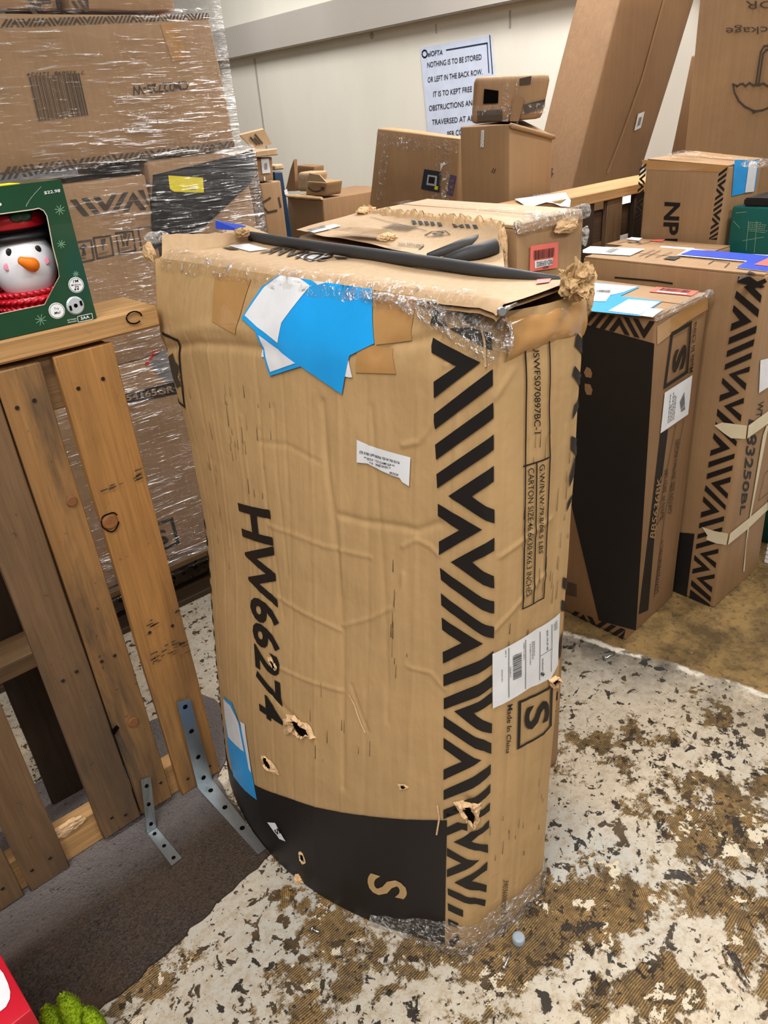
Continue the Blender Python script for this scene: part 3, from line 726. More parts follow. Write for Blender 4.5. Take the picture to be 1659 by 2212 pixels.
decal('receipt_slip', [[(773, 949), (800, 962), (840, 974), (889, 987), (887, 1049), (872, 1040), (866, 1031), (850, 1026), (826, 1016), (797, 1001), (773, 998)]], MS, M['white'], main, .0018)
for s_, q in (('STR 01983 OP0 000766 TE0 94 TR0 02136', [(779, 978), (866, 1001), (867, 996), (780, 972)]), ('*** RETURN TO CLAIMS SLIP ***', [(788, 990), (855, 1008), (856, 1003), (789, 985)]), ('** RETURNED ENTRY **', [(800, 1001), (846, 1013), (847, 1008), (801, 996)]), ('09/25/24', [(844, 1022), (863, 1027), (864, 1022), (845, 1017)])):
    text(s_, q, MS, M['ink'], main, .0024, .01)
lab = [(1063, 1411), (1080, 1404), (1150, 1362), (1185, 1340), (1206, 1322), (1202, 1434), (1188, 1462), (1140, 1487), (1085, 1521), (1064, 1530)]
decal('shipping_label', [lab], MS, M['white'], main, .0016)
def L6(x, y): return (1040+x*.1537, 1310+y*.1537)
strokes([[L6(375, 575), L6(380, 1265)], [L6(608, 460), L6(610, 1145)], [L6(808, 345), L6(803, 1020)], [L6(965, 240), L6(960, 900)], [L6(805, 690), L6(965, 580)]], .0012, MS, M['inkgrey'], main, off=.0024)
barcode([L6(432, 690), L6(440, 1035), L6(556, 975), L6(552, 630)], MS, M['ink'], main, 30, .0024)
for s_, q, b in (('BOX 174 OF 445', [L6(895, 330), L6(897, 605), L6(918, 600), L6(915, 318)], .02), ('Walmart', [L6(832, 720), L6(836, 905), L6(856, 890), L6(852, 708)], .012), ('SHIPMENT ID: 04852012', [L6(578, 500), L6(580, 745), L6(594, 740), L6(592, 492)], .01), ('SACRAMENTO CA 95837', [L6(664, 512), L6(668, 815), L6(682, 808), L6(678, 506)], .01), ('SINGLE SKU', [L6(276, 885), L6(280, 1055), L6(296, 1052), L6(292, 880)], .01), ('REF 2', [L6(325, 610), L6(328, 705), L6(342, 700), L6(340, 604)], .01), ('STB002MCHW', [L6(392, 840), L6(396, 995), L6(410, 990), L6(408, 834)], .01)):
    text(s_, q, MS, M['ink'], main, .0024, b)
for k in range(6):
    a = k*math.pi/3; c = np.array(L6(842, 940)); d = np.array([math.cos(a), math.sin(a)])
    strokes([[tuple(c+d*1.4), tuple(c+d*4.2)]], .0016, MS, M['ink'], main, 'printed_spark', .0024)
fine_print([L6(985, 240), L6(1000, 420), L6(1050, 330), L6(1040, 170)], 4, MS, M['inkgrey'], main, .0024)
fine_print([L6(690, 485), L6(694, 740), L6(745, 720), L6(742, 470)], 3, MS, M['inkgrey'], main, .0024, 5)
decal('paper_label', [[(581, 1774), (597, 1775), (621, 1814), (607, 1809)]], MS, M['white'], main, .004)
text('S', [(596, 1790), (602, 1800), (612, 1797), (604, 1785)], MS, M['ink'], main, .005, .02, 'printed_letter')
# torn holes: flat dark patches painted for the shaded inside, with lifted paper
def torn(hole, rim, seed, lift=.010):
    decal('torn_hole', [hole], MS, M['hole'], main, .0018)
    r = random.Random(seed); q0 = [MS.inv(p) for p in rim]; h0 = [MS.inv(p) for p in hole]
    def dens(P, n_, j):
        out = []
        for a, b in zip(P, P[1:]+P[:1]):
            for k in range(n_): out.append(a+(b-a)*k/n_+np.array([r.uniform(-j, j), r.uniform(-j, j)]))
        return out
    sz = np.linalg.norm(max(q0, key=lambda a: a[0])-min(q0, key=lambda a: a[0])); q = dens(q0, 4, sz*.035); h = dens(h0, 4, sz*.05); c = sum(h)/len(h); vs_ = []; fs = []
    for i, a in enumerate(q):
        b = h[min(range(len(h)), key=lambda k: np.linalg.norm(h[k]-a))]
        b2 = b+(c-b)*r.uniform(-.1, .35)
        vs_ += [MS.pt(*a, .0008), MS.pt(*(a*.65+b*.35), r.uniform(.1, .5)*lift), MS.pt(*(a*.3+b*.7), r.uniform(.2, 1.)*lift), MS.pt(*b2, r.uniform(.05, .7)*lift)]
    for i in range(len(q)):
        j = (i+1) % len(q)
        for m in range(3): fs.append([4*i+m, 4*j+m, 4*j+m+1, 4*i+m+1])
    mesh_obj('torn_rim', vs_, fs, M['torn'], main)
torn([(630, 1560), (640, 1556), (652, 1566), (664, 1576), (672, 1590), (660, 1592), (648, 1588), (638, 1574)], [(612, 1555), (622, 1543), (634, 1546), (650, 1556), (670, 1570), (684, 1592), (668, 1594), (650, 1592), (632, 1586), (616, 1586), (610, 1572)], 3)
torn([(570, 1636), (576, 1636), (584, 1650), (590, 1660), (580, 1658), (573, 1648)], [(567, 1630), (575, 1632), (588, 1646), (598, 1660), (605, 1674), (592, 1672), (578, 1662), (570, 1648)], 4, .006)
torn([(1000, 1744), (1018, 1742), (1026, 1760), (1022, 1784), (1010, 1770)], [(978, 1732), (998, 1729), (1020, 1736), (1040, 1730), (1036, 1748), (1034, 1772), (1028, 1796), (1018, 1794), (1006, 1772), (992, 1752)], 5)
torn([(650, 1842), (656, 1846), (660, 1860), (652, 1854)], [(646, 1836), (655, 1838), (664, 1862), (656, 1868), (648, 1852)], 6, .005)
torn([(585, 1425), (592, 1432), (598, 1446), (590, 1440)], [(578, 1415), (590, 1420), (602, 1436), (606, 1452), (592, 1446), (582, 1432)], 7, .004)
torn([(866, 1696), (872, 1695), (878, 1699), (870, 1702)], [(860, 1692), (874, 1691), (887, 1697), (878, 1704), (864, 1704)], 8, .003)
torn([(1186, 1468), (1198, 1462), (1202, 1472), (1190, 1480)], [(1182, 1466), (1198, 1456), (1210, 1464), (1206, 1482), (1188, 1484)], 9, .010)
strokes([[(758, 1500), (768, 1520), (778, 1550), (790, 1580)], [(1040, 700), (1048, 740), (1050, 790)], [(946, 1738), (950, 1765), (944, 1800)]], .0028, MS, M['torn'], main, 'split_seam', .002)
# taped, bulging end of the top and the loose kraft paper
def lipgrid():
    a, b = MS.pt(MS.UW+.012, 1.13), MS.pt(MS.UW+MS.ND-.002, 1.13); P = np.zeros((40, 16, 3))
    for i in range(40):
        k = i/39; c = a+(b-a)*k
        for j in range(16):
            t = -.5*math.pi*.9+j/15*math.pi*.95; r = .011+.007*math.sin(k*math.pi)
            P[i, j] = c+V(0, .002-r*math.cos(t), .000+.026*math.sin(t))+.003*V(0, mn.noise(Vector((k*6, t*1.5, 2))), mn.noise(Vector((k*5, t*2, 8))))
    return P
grid_obj('taped_bulge', lipgrid(), M['browntape'], main)
crumple('crumpled_paper', onZ((1246, 606), 1.180), (.019, .018, .022), M['kraft'], main, 3., 5, .8, 2.8)
crumple('crumpled_paper', onZ((1268, 640), 1.150), (.007, .010, .022), M['kraft'], main, 8., 4, .5, 1.6)
crumple('crumpled_paper', onZ((522, 502), 1.188), (.014, .018, .008), M['kraft'], main, 5., 5, .6, 2.2)
crumple('crumpled_film', onZ((340, 512), 1.185), (.022, .034, .010), M['film_corner'], main, 12., 5, .5, 2.0)
crumple('crumpled_paper', onZ((322, 545), 1.165), (.010, .016, .018), M['torn'], main, 15., 4, .5, 1.4)
# grey torn tape over the front corner, a loose screw caught in it
ct = []
for i in range(26):
    k = i/25; row = []
    for j in range(10):
        t = j/9; u = .55+.25*k; z = 1.158-t*(.010+.052*max(0, (k-.25))/.75*(1 if k < .95 else .6)); p = MS.pt(min(u, .80), z, .010+.012*k*math.sin(t*3)+.004*mn.noise(Vector((k*9, t*4, 1))))
        row.append(p)
    ct.append(row)
grid_obj('torn_clear_tape', ct, M['film_corner'], main)
tp = onY((1108, 662), .505); tube('screw', [onY((1084, 672), .495), onY((1100, 664), .50), onY((1116, 656), .515)], [.0035, .0022, .0018], M['steel'], main, 8)
disc('screw_head', onY((1083, 673), .494), (-.5, -.8, .2), .0048, M['steel'], main, .004)
# clear tape run along the front top edge and film round the bottom corner
cl = []
for i in range(80):
    k = i/79; row = []
    for j in range(9):
        t = j/8
        if t < .5: p = MS.pt(.005+.75*k, 1.142+.016*t*2+.006*mn.noise(Vector((k*16, 0, 2))), .003)
        else: p = TS.pt(.01+.93*k, (t-.5)*.45, .004)
        row.append(p+V(0, 0, .003*mn.noise(Vector((k*40, t*6, 3)))))
    cl.append(row)
grid_obj('clear_tape', cl, M['cleartape'], main)
bc = []
for i in range(46):
    k = i/45; row = []
    for j in range(18):
        t = j/17; u = .60+.345*k; top = .03+.055*math.sin(min(1, k*1.4)*math.pi*.55)+.015*mn.noise(Vector((k*8, 3, 1)))
        row.append(MS.pt(u, max(.002, top*t), .006+.007*abs(mn.noise(Vector((k*11, t*5, 6))))+.010*(1-t)*max(0, 1-abs(k-.55)*3)))
    bc.append(row)
grid_obj('film_wrap', bc, M['film_corner'], main)
# upright blue label edge showing behind the top
q = [onY((465, 476), 1.30), onY((531, 488), 1.27), onY((527, 500), 1.27), onY((466, 494), 1.30)]
mesh_obj('blue_label', q+[p+V(.002, .003, 0) for p in q], [(0, 1, 2, 3), (7, 6, 5, 4), (0, 4, 5, 1), (3, 2, 6, 7), (0, 3, 7, 4), (1, 5, 6, 2)], M['royal'], main)
# the raised left end of the back flap
fl = []
for i in range(12):
    k = i/11; row = []
    a = MS.pt(.012+.02*k, 1.158)*(1-k)+onZ((540, 516), 1.172)*k
    b = onZ((350, 506), 1.195)*(1-k)+onZ((532, 503), 1.185)*k
    for j in range(6): row.append(a+(b-a)*j/5+V(0, 0, .004*mn.noise(Vector((k*7, j, 2)))))
    fl.append(row)
grid_obj('raised_flap', fl, M['card_pale'], main)
# handling scuffs: short dark strokes along the flutes
rs = random.Random(12); sm = []
for (u0, u1, z0, z1, n_) in ((.22, .36, .80, .98, 26), (.05, .16, .55, .95, 16), (.62, .66, .55, .80, 10), (.82, .93, .62, 1.02, 34), (.80, .92, .16, .34, 14), (.40, .60, .35, .5, 10)):
    for _ in range(n_):
        u = rs.uniform(u0, u1); z = rs.uniform(z0, z1); h = rs.uniform(.006, .035); w = rs.uniform(.0006, .0016); sm.append([(u, z), (u+w, z), (u+w*.7, z+h), (u+w*.2, z+h)])
lay('scuff_marks', flat_mesh(sm), MS, M['ink_soft'], main, .0008)['kind'] = 'stuff'
for pq, rr, sd in (((648, 1896), (.012, .010, .012), 61), ((656, 1866), (.009, .008, .010), 62)): crumple('torn_corner', onZ(pq, .012), rr, M['torn'], main, sd, 4, .7, 2.4)

# ================================================================== cartons packed behind the big one
# crushed carton directly behind: torn rear edge standing up, black corner protectors
FR, FL = onZ((1092, 588), 1.168), onZ((640, 497), 1.178); RL, RR = onZ((780, 458), 1.186), onZ((1084, 492), 1.20)
fl2 = FL+V(.0, -.02, 0)
b2 = Carton('crushed carton behind the big one, torn back edge, black wedges at its right end', [V(.815, .66, 0), V(.875, .735, 0), V(1.0, 1.20, 0), V(.865, 1.22, 0)],
            [V(.80, .68, 1.150), V(.868, .742, 1.172), RL-V(0, 0, .012), FL-V(.0, 0, .010)], M['card'], flaps=False)
T2 = np.zeros((30, 14, 3))
for i in range(30):
    k = i/29; f = FR+(FL-FR)*k; r = RR+(RL-RR)*k
    for j in range(14):
        t = j/13; p = f+(r-f)*t; p[2] += -.012*math.sin(t*math.pi)*(1-k)+.004*mn.noise(Vector(p)*12)+(.010*mn.noise(Vector((k*22, 1, 1))) if j == 13 else 0)
        T2[i, j] = p
grid_obj('top_panel', T2, M['card_pale'], b2.root)
S2 = GridSurf(T2)
def d2(name, polys, mat, off=.002): return lay(name, flat_mesh([[tuple(S2.inv(p)) for p in P] for P in polys]), S2, mat, b2.root, off)
d2('paper_label', [[(648, 505), (722, 486), (737, 490), (664, 510)]], M['white'])
barcode([(668, 504), (706, 494), (700, 490), (660, 500)], S2, M['ink'], b2.root, 18, .003)
d2('printed_bars', [[(x, 478+(x-885)*.075), (x+9, 478.6+(x-885)*.075), (x+13, 486+(x-885)*.075), (x+4, 486+(x-885)*.075)] for x in (888, 902, 915, 928, 943, 976, 990, 1004, 1020)], M['ink'])
strokes([[(933, 502), (962, 500), (972, 508), (925, 513), (918, 509), (933, 502)], [(880, 526), (915, 533), (905, 540)], [(800, 470), (920, 500)]], .007, S2, M['ink_soft'], b2.root)
text('S', [(955, 512), (930, 509), (945, 503), (962, 504)], S2, M['ink'], b2.root, .0026, .02, 'printed_letter')
text('CARTON SIZE', [(918, 531), (858, 527), (862, 532), (912, 537)], S2, M['ink_soft'], b2.root, .0026, .01)
barcode([(822, 494), (880, 501), (905, 492), (850, 486)], S2, M['ink_soft'], b2.root, 26, .0026, 4)
# torn corrugated rear edge
te = []
for k in range(91):
    c = RR+(RL-RR)*k/90; hgt = .006+.016*abs(mn.noise(Vector((k*.21, 3, 1))))+.006*abs(mn.noise(Vector((k*1.3, 5, 1))))
    te.append([c+V(-.004, -.002, -.004), c+V(.001, 0, hgt*.6), c+V(.004+.006*mn.noise(Vector((k*.5, 1, 9))), 0, hgt)])
grid_obj('torn_edge', te, M['torn'], b2.root, False)
grid_obj('torn_edge', [[q+V(.005, .002, -.001) for q in r_] for r_ in te], M['card'], b2.root, False)
for (a, b, c) in (((925, 553), (1070, 508), .009), ((955, 564), (1072, 532), .011)):
    tube('corner_protector', [onZ(a, 1.172), onZ((np.array(a)+np.array(b))/2, 1.178), onZ(b, 1.183)], [c*.5, c, c], M['blackfoam'], b2.root, 9)
q = [(640, 520), (760, 526), (855, 530), (850, 512), (790, 506), (700, 508)]
d2('torn_flap', [[(690, 516), (760, 524), (852, 528), (846, 512), (800, 508), (740, 508)]], M['browntape'], .012)
crumple('torn_paper', onZ((838, 512), 1.192), (.014, .018, .006), M['torn'], b2.root, 21, 4, .5, 1.8)
# its narrow end seen as a striped strip
e2 = Plane(onZ((1092, 588), 1.168), onZ((1092, 588), 1.168)+V(.06, .07, 0), onZ((1092, 588), 1.0))
crumple('torn_corner', onZ((1086, 540), 1.175), (.006, .008, .034), M['torn'], b2.root, 31, 4, .5, 1.8)
crumple('torn_corner', onZ((792, 456), 1.190), (.022, .02, .009), M['torn'], b2.root, 33, 4, .5, 1.8)

b3 = Carton('carton with red barcode sticker on its end, behind the crumpled kraft paper', [V(.895, .735, 0), V(1.045, .735, 0), V(1.17, 1.22, 0), V(1.025, 1.22, 0)],
            [V(.885, .738, 1.196), V(1.043, .735, 1.198), V(1.17, 1.22, 1.188), V(1.02, 1.22, 1.186)], M['card'], flapmat=M['card_pale'], tape=M['cleartape'])
F3 = b3.face(0)
decal('red_sticker', [[(1141, 531), (1201, 522), (1199, 578), (1139, 586)]], F3, M['coral'], b3.root, .004)
barcode([(1147, 561), (1190, 554), (1192, 534), (1147, 541)], F3, M['ink'], b3.root, 24, .005, 6)
decal('sticker_strip', [[(1149, 563), (1188, 557), (1187, 571), (1149, 579)]], F3, M['white'], b3.root, .0048)
text('RED-5595832', [(1186, 559), (1152, 565), (1152, 576), (1186, 569)], F3, M['ink'], b3.root, .0058, .01)
text('RED', [(1178, 573), (1166, 575), (1166, 580), (1178, 578)], F3, M['ink'], b3.root, .005, .01)
tube('taped_edge', [b3.t[0]+(b3.t[1]-b3.t[0])*k/12+V(0, -.002, .002) for k in range(13)], [.010+.004*abs(mn.noise(Vector((k*1.7, 2, 9)))) for k in range(13)], M['film_corner'], b3.root, 8, False)
crumple('torn_tape', onY((1225, 486), .728), (.030, .006, .012), M['torn'], b3.root, 41, 4, .5, 1.8)
crumple('torn_tape', onY((1263, 510), .733), (.008, .006, .016), M['film_corner'], b3.root, 42, 4, .5, 1.8)

# ------------------------------------------------------------------ black-sided carton
bx = Carton('carton with solid black side, blue labels on top, S in a square on its end', [V(1.53, .87, 0), V(1.805, .885, 0), V(1.805, 1.36, 0), V(1.53, 1.35, 0)],
            [V(1.53, .873, .905), V(1.80, .892, .903), V(1.80, 1.36, .903), V(1.53, 1.35, .905)], M['card_dark'], flapmat=M['card'])
FE, FS, FT = bx.face(0), bx.face(3), bx.top()
decal('printed_black_panel', [[(1414, 742), (1374, 1362), (1294, 1340), (1222, 1035), (1262, 700)]], FS, M['ink'], bx.root, .0014)
stripe_band('<\\>//', [(1416, 738), (1416, 694), (1262, 672), (1262, 700)], FS, M['ink'], bx.root, .0024)
decal('printed_letter', [[(1268, 792), (1276, 796), (1280, 806), (1278, 816), (1266, 814), (1262, 804)], [(1264, 828), (1276, 830), (1281, 842), (1278, 853), (1268, 852), (1264, 842)]], FS, M['card_dark'], bx.root, .002)
stripe_band('/<>/', [(1222, 1312), (1222, 1338), (1345, 1386), (1352, 1360)], FS, M['ink'], bx.root, .0014)
barcode([(1222, 1284), (1246, 1290), (1246, 1262), (1222, 1255)], FS, M['ink_soft'], bx.root, 14, .0014, 5)
strokes([[(1451, 721), (1491, 698), (1484, 803), (1436, 835), (1451, 721)]], .010, FE, M['ink'], bx.root)
text('S', [(1477, 795), (1484, 740), (1457, 754), (1450, 808)], FE, M['ink'], bx.root, .0018, .03, 'printed_letter')
text('Made In China', [(1496, 803), (1504, 693), (1497, 697), (1489, 806)], FE, M['ink'], bx.root, .0016, .012)
decal('shipping_label', [[(1435, 848), (1495, 810), (1486, 895), (1426, 936)]], FE, M['white'], bx.root, .0018)
barcode([(1467, 868), (1470, 890), (1479, 884), (1477, 846)], FE, M['ink'], bx.root, 20, .0026, 8)
fine_print([(1440, 915), (1446, 850), (1462, 842), (1456, 905)], 5, FE, M['inkgrey'], bx.root, .0026, 9)
decal('printed_bar', [[(1427, 936), (1443, 927), (1430, 1027), (1419, 1090), (1400, 1318), (1380, 1327)]], FE, M['ink'], bx.root, .0014)
text('BB5636BK', [(1414, 1163), (1428, 1027), (1419, 1031), (1402, 1160)], FE, M['card'], bx.root, .0024, .014)
strokes([[(1460, 918), (1417, 1135)], [(1478, 907), (1434, 1122), (1413, 1290)], [(1434, 1108), (1417, 1136)]], .002, FE, M['ink'], bx.root)
text('G.W/N.W: 26/21 LBS', [(1433, 1120), (1443, 1012), (1436, 1015), (1425, 1124)], FE, M['ink_soft'], bx.root, .0016, .006)
text('CARTON SIZE: 35x19x11 INCHES', [(1450, 1108), (1468, 947), (1460, 951), (1442, 1110)], FE, M['ink_soft'], bx.root, .0016, .006)
text('USWPS0980809BC-1', [(1422, 1280), (1433, 1167), (1427, 1170), (1413, 1284)], FE, M['ink_soft'], bx.root, .0016, .004)
decal('blue_label', [[(1275, 611), (1381, 622), (1340, 641), (1430, 653), (1383, 684), (1270, 672)]], FT, M['blue'], bx.root, .002)
decal('label_window', [[(1278, 614), (1376, 622), (1346, 634), (1318, 640), (1308, 653), (1272, 652)], [(1357, 649), (1425, 655), (1381, 682), (1314, 673)]], FT, M['white'], bx.root, .003)
decal('paper_label', [[(1404, 669), (1432, 671), (1410, 688), (1381, 684)]], FT, M['white'], bx.root, .0036)
barcode([(1286, 634), (1318, 636), (1320, 630), (1290, 629)], FT, M['ink'], bx.root, 16, .0038, 2)
decal('red_sticker', [[(1418, 621), (1510, 630), (1494, 641), (1402, 632)]], FT, M['coral'], bx.root, .002)
barcode([(1424, 629), (1486, 635), (1493, 630), (1432, 624)], FT, M['ink'], bx.root, 24, .003, 7)
decal('sticker_strip', [[(1422, 631), (1484, 637), (1480, 639), (1418, 633)]], FT, M['white'], bx.root, .003)
e = [bx.t[0]+(bx.t[1]-bx.t[0])*k/14+V(0, -.001, .004) for k in range(15)]
tube('taped_edge', e, [.009+.003*abs(mn.noise(Vector((k*1.3, 4, 4)))) for k in range(15)], M['film_corner'], bx.root, 8, False)
decal('brown_tape', [[(1419, 705), (1480, 664), (1528, 640), (1528, 668), (1480, 697), (1419, 745)]], FE, M['browntape'], bx.root, .001)

# ------------------------------------------------------------------ striped carton strapped with masking tape
fx = Carton('tall striped carton at the right, bound with pale masking tape straps', [V(1.832, .77, 0), V(2.12, .775, 0), V(2.06, 1.285, 0), V(1.835, 1.285, 0)],
            [V(1.83, .775, .952), V(2.035, .78, .955), V(2.035, 1.285, .955), V(1.83, 1.285, .955)], M['card'], flapmat=M['card'])
FS, FE, FT = fx.face(3), fx.face(0), fx.top()
def Z6(L): return [(1180+x*.2887, 420+y*.2888) for x, y in L]
def Z7(L): return [(1450+x*.2035, 880+y*.2034) for x, y in L]
bars = [Z6(q) for q in ([(1440, 612), (1530, 615), (1640, 690), (1610, 700), (1430, 655)], [(1480, 690), (1640, 628), (1655, 655), (1560, 700), (1615, 755), (1605, 810)], [(1425, 718), (1595, 860), (1585, 918), (1412, 770)],
    [(1405, 825), (1540, 950), (1378, 1020), (1388, 965), (1450, 940), (1395, 870)], [(1370, 1070), (1578, 980), (1570, 1035), (1362, 1120)], [(1355, 1170), (1560, 1080), (1550, 1130), (1348, 1215)],
    [(1340, 1270), (1540, 1180), (1535, 1225), (1333, 1312)], [(1525, 1285), (1365, 1345), (1490, 1465), (1498, 1415), (1420, 1350), (1520, 1325)], [(1320, 1370), (1445, 1485), (1295, 1548), (1300, 1500), (1375, 1475), (1312, 1410)],
    [(1480, 1520), (1330, 1582), (1455, 1700), (1462, 1650), (1385, 1590), (1478, 1560)], [(1285, 1605), (1420, 1735), (1410, 1790), (1275, 1650)])]
bars += [Z7(q) for q in ([(490, 15), (690, 185), (640, 185), (485, 75)], [(470, 150), (700, 360), (690, 412), (470, 205)], [(455, 270), (628, 435), (412, 515), (422, 455), (525, 420), (443, 325)], [(400, 578), (678, 488), (670, 540), (395, 638)], [(385, 702), (658, 612), (650, 665), (378, 760)],
    [(636, 735), (425, 800), (598, 970), (608, 915), (515, 825), (630, 790)], [(370, 822), (585, 1040), (578, 1088), (357, 880)], [(347, 940), (517, 1105), (315, 1168), (322, 1110), (425, 1080), (338, 995)], [(302, 1228), (568, 1152), (560, 1205), (296, 1282)], [(285, 1345), (548, 1270), (540, 1315), (278, 1395)], [(270, 1450), (500, 1385), (485, 1440), (262, 1502)],
    [(505, 1500), (305, 1550), (470, 1708), (480, 1650), (375, 1575), (500, 1548)], [(250, 1565), (415, 1725), (222, 1765), (230, 1715), (330, 1690), (243, 1620)], [(465, 1770), (268, 1810), (430, 1968), (438, 1910), (340, 1835), (460, 1815)], [(218, 1830), (425, 2015), (418, 2065), (210, 1890)], [(205, 1930), (412, 2090), (410, 2140), (195, 2020)])]
decal('printed_stripes', bars, FS, M['ink'], fx.root, .0014)
decal('printed_black_panel', [Z7([(80, 1325), (250, 1340), (160, 2055), (0, 1990)])], FS, M['ink'], fx.root, .0014)
text('B83250BL', [(1617, 905), (1597, 1113), (1606, 1112), (1640, 912)], FE, M['ink'], fx.root, .0016, .012)
text('WTY', [(1638, 868), (1630, 915), (1642, 912), (1650, 866)], FE, M['ink'], fx.root, .0016, .012)
decal('paper_label', [Z6([(1600, 1240), (1659, 1225), (1659, 1440), (1588, 1485)])], FE, M['white'], fx.root, .002)
for P in ([(545, 158), (810, 190), (795, 330), (640, 325), (560, 270), (460, 190)], [(330, 1265), (470, 1310), (612, 1335), (590, 1458), (480, 1440), (375, 1400), (390, 1355)]):
    decal('masking_tape_strap', [Z7(P)], FS, M['masking'], fx.root, .003)
for P in ([(810, 190), (1027, 30), (1027, 160), (795, 330)], [(612, 1335), (800, 1185), (1010, 1000), (1010, 1085), (800, 1290), (590, 1458)], [(960, 300), (1000, 190), (1020, 190), (830, 1180), (790, 1445), (770, 1740), (755, 1740), (800, 1290)]):
    decal('masking_tape_strap', [Z7(P)], FE, M['masking'], fx.root, .003)
strokes([Z7([(920, 990), (985, 700), (1027, 660)]), Z7([(920, 990), (1027, 900)])], .002, FE, M['ink_soft'], fx.root)
def T2p(L): return [(1240+x*.25256, 500+y*.25258) for x, y in L]
decal('paper_label', [T2p([(75, 165), (140, 133), (605, 158), (480, 215), (75, 190)])], FT, M['white'], fx.root, .002)
barcode([(1304, 547), (1320, 549), (1340, 540), (1322, 538)], FT, M['inkgrey'], fx.root, 16, .003, 3)
decal('label_border', [T2p([(985, 150), (1240, 180), (1640, 205), (1659, 205), (1659, 352), (1385, 318), (1468, 262), (880, 210)])], FT, M['white'], fx.root, .002)
decal('blue_label', [T2p([(1010, 165), (1240, 176), (1640, 212), (1659, 215), (1659, 350), (1390, 316), (1485, 256), (905, 205)])], FT, M['royal'], fx.root, .003)
decal('red_sticker', [T2p([(1535, 296), (1659, 238), (1659, 310)])], FT, M['coral'], fx.root, .004)
decal('printed_bars', [T2p([(760, 240), (820, 218), (920, 218), (860, 250)]), T2p([(1475, 365), (1500, 345), (1560, 370)]), T2p([(1400, 430), (1420, 385), (1510, 385), (1440, 410)])], FT, M['ink'], fx.root, .002)
strokes([T2p([(560, 215), (690, 160)]), T2p([(610, 225), (740, 165)]), T2p([(700, 225), (840, 180)]), T2p([(1150, 280), (1200, 250), (1330, 270), (1290, 310)])], .003, FT, M['ink_soft'], fx.root)
strokes([[(1330, 599), (1365, 602), (1410, 606), (1452, 612)]], .004, FS, M['ink'], fx.root)
rx = Carton('low carton behind the blue-labelled one, S and white stickers on its top', rect(2.105, 2.225, 1.055, 1.40, 0), rect(2.105, 2.225, 1.055, 1.40, .938), M['card'], flaps=True)
FT = rx.top()
decal('paper_label', [[(1352, 519), (1364, 514), (1388, 516), (1380, 522)], [(1392, 536), (1415, 537), (1416, 540), (1396, 539)], [(1428, 533), (1500, 537), (1494, 541), (1424, 537)]], FT, M['white'], rx.root, .002)
text('S', [(1386, 528), (1352, 526), (1356, 523), (1382, 523)], FT, M['ink_soft'], rx.root, .002, .02, 'printed_letter')
strokes([[(1335, 528), (1368, 519)], [(1372, 532), (1404, 524)]], .003, FT, M['ink_soft'], rx.root)
decal('red_sticker', [[(1405, 520), (1437, 518), (1430, 524), (1402, 522)]], FT, M['coral'], rx.root, .002)
# teal box
tl = onX((1581, 445), 2.28)
te = Carton('dark teal carton with a black lid at the right edge, behind the blue-labelled top', rect(2.28, 2.46, .80, tl[1], 0), rect(2.28, 2.46, .80, tl[1], tl[2]), M['teal'], flaps=False)
slab('lid', 2.285, 2.455, .80, tl[1]-.03, tl[2], tl[2]+.022, M['blackgloss'], te.root, .004)
F = te.face(3)
fine_print([(1617, 500), (1659, 505), (1659, 480), (1617, 478)], 6, F, M['snow'], te.root, .002, 4)
strokes([[(1617, 478), (1612, 540)], [(1635, 478), (1630, 545)], [(1585, 478), (1598, 492)], [(1605, 520), (1650, 512)], [(1590, 460), (1612, 458)]], .0016, F, M['snow'], te.root)
# the box with NP on its side
c0, c1 = onX((1396, 345), 2.25), onX((1574, 360), 2.25)
nx = Carton('upright carton printed NP1 between two zigzag borders, beside the rear pallet', [V(2.25, c1[1], 0), V(2.47, c1[1]+.004, 0), V(2.50, c0[1]-.02, 0), V(2.25, c0[1], 0)],
            [V(2.25, c1[1], c1[2]), V(2.47, c1[1]+.004, c1[2]), V(2.50, c0[1]-.02, c0[2]), V(2.25, c0[1], c0[2])], M['card'], tape=M['cleartape'], flapmat=M['card'])
F = nx.face(3); FE = nx.face(0)
text('NP1', [(1436, 436), (1432, 524), (1464, 524), (1470, 438)], F, M['ink'], nx.root, .0018, .03)
stripe_band('//<>', [(1383, 352), (1397, 352), (1381, 512), (1368, 512)], F, M['ink'], nx.root)
stripe_band('//<>', [(1555, 360), (1572, 360), (1549, 518), (1532, 517)], F, M['ink'], nx.root)
decal('blue_label', [[(1586, 345), (1640, 345), (1630, 412), (1580, 424)]], FE, M['blue'], nx.root, .002)
decal('label_window', [[(1617, 349), (1636, 348), (1627, 414), (1608, 416)]], FE, M['white'], nx.root, .003)
decal('brown_tape', [[(1386, 345), (1575, 358), (1573, 372), (1392, 366)]], F, M['browntape'], nx.root, .001)
for p in ((1480, 334), (1640, 352)): crumple('torn_tape', onX(p, 2.30), (.03, .05, .012), M['cleartape'], nx.root, p[0], 4, .4, 2)

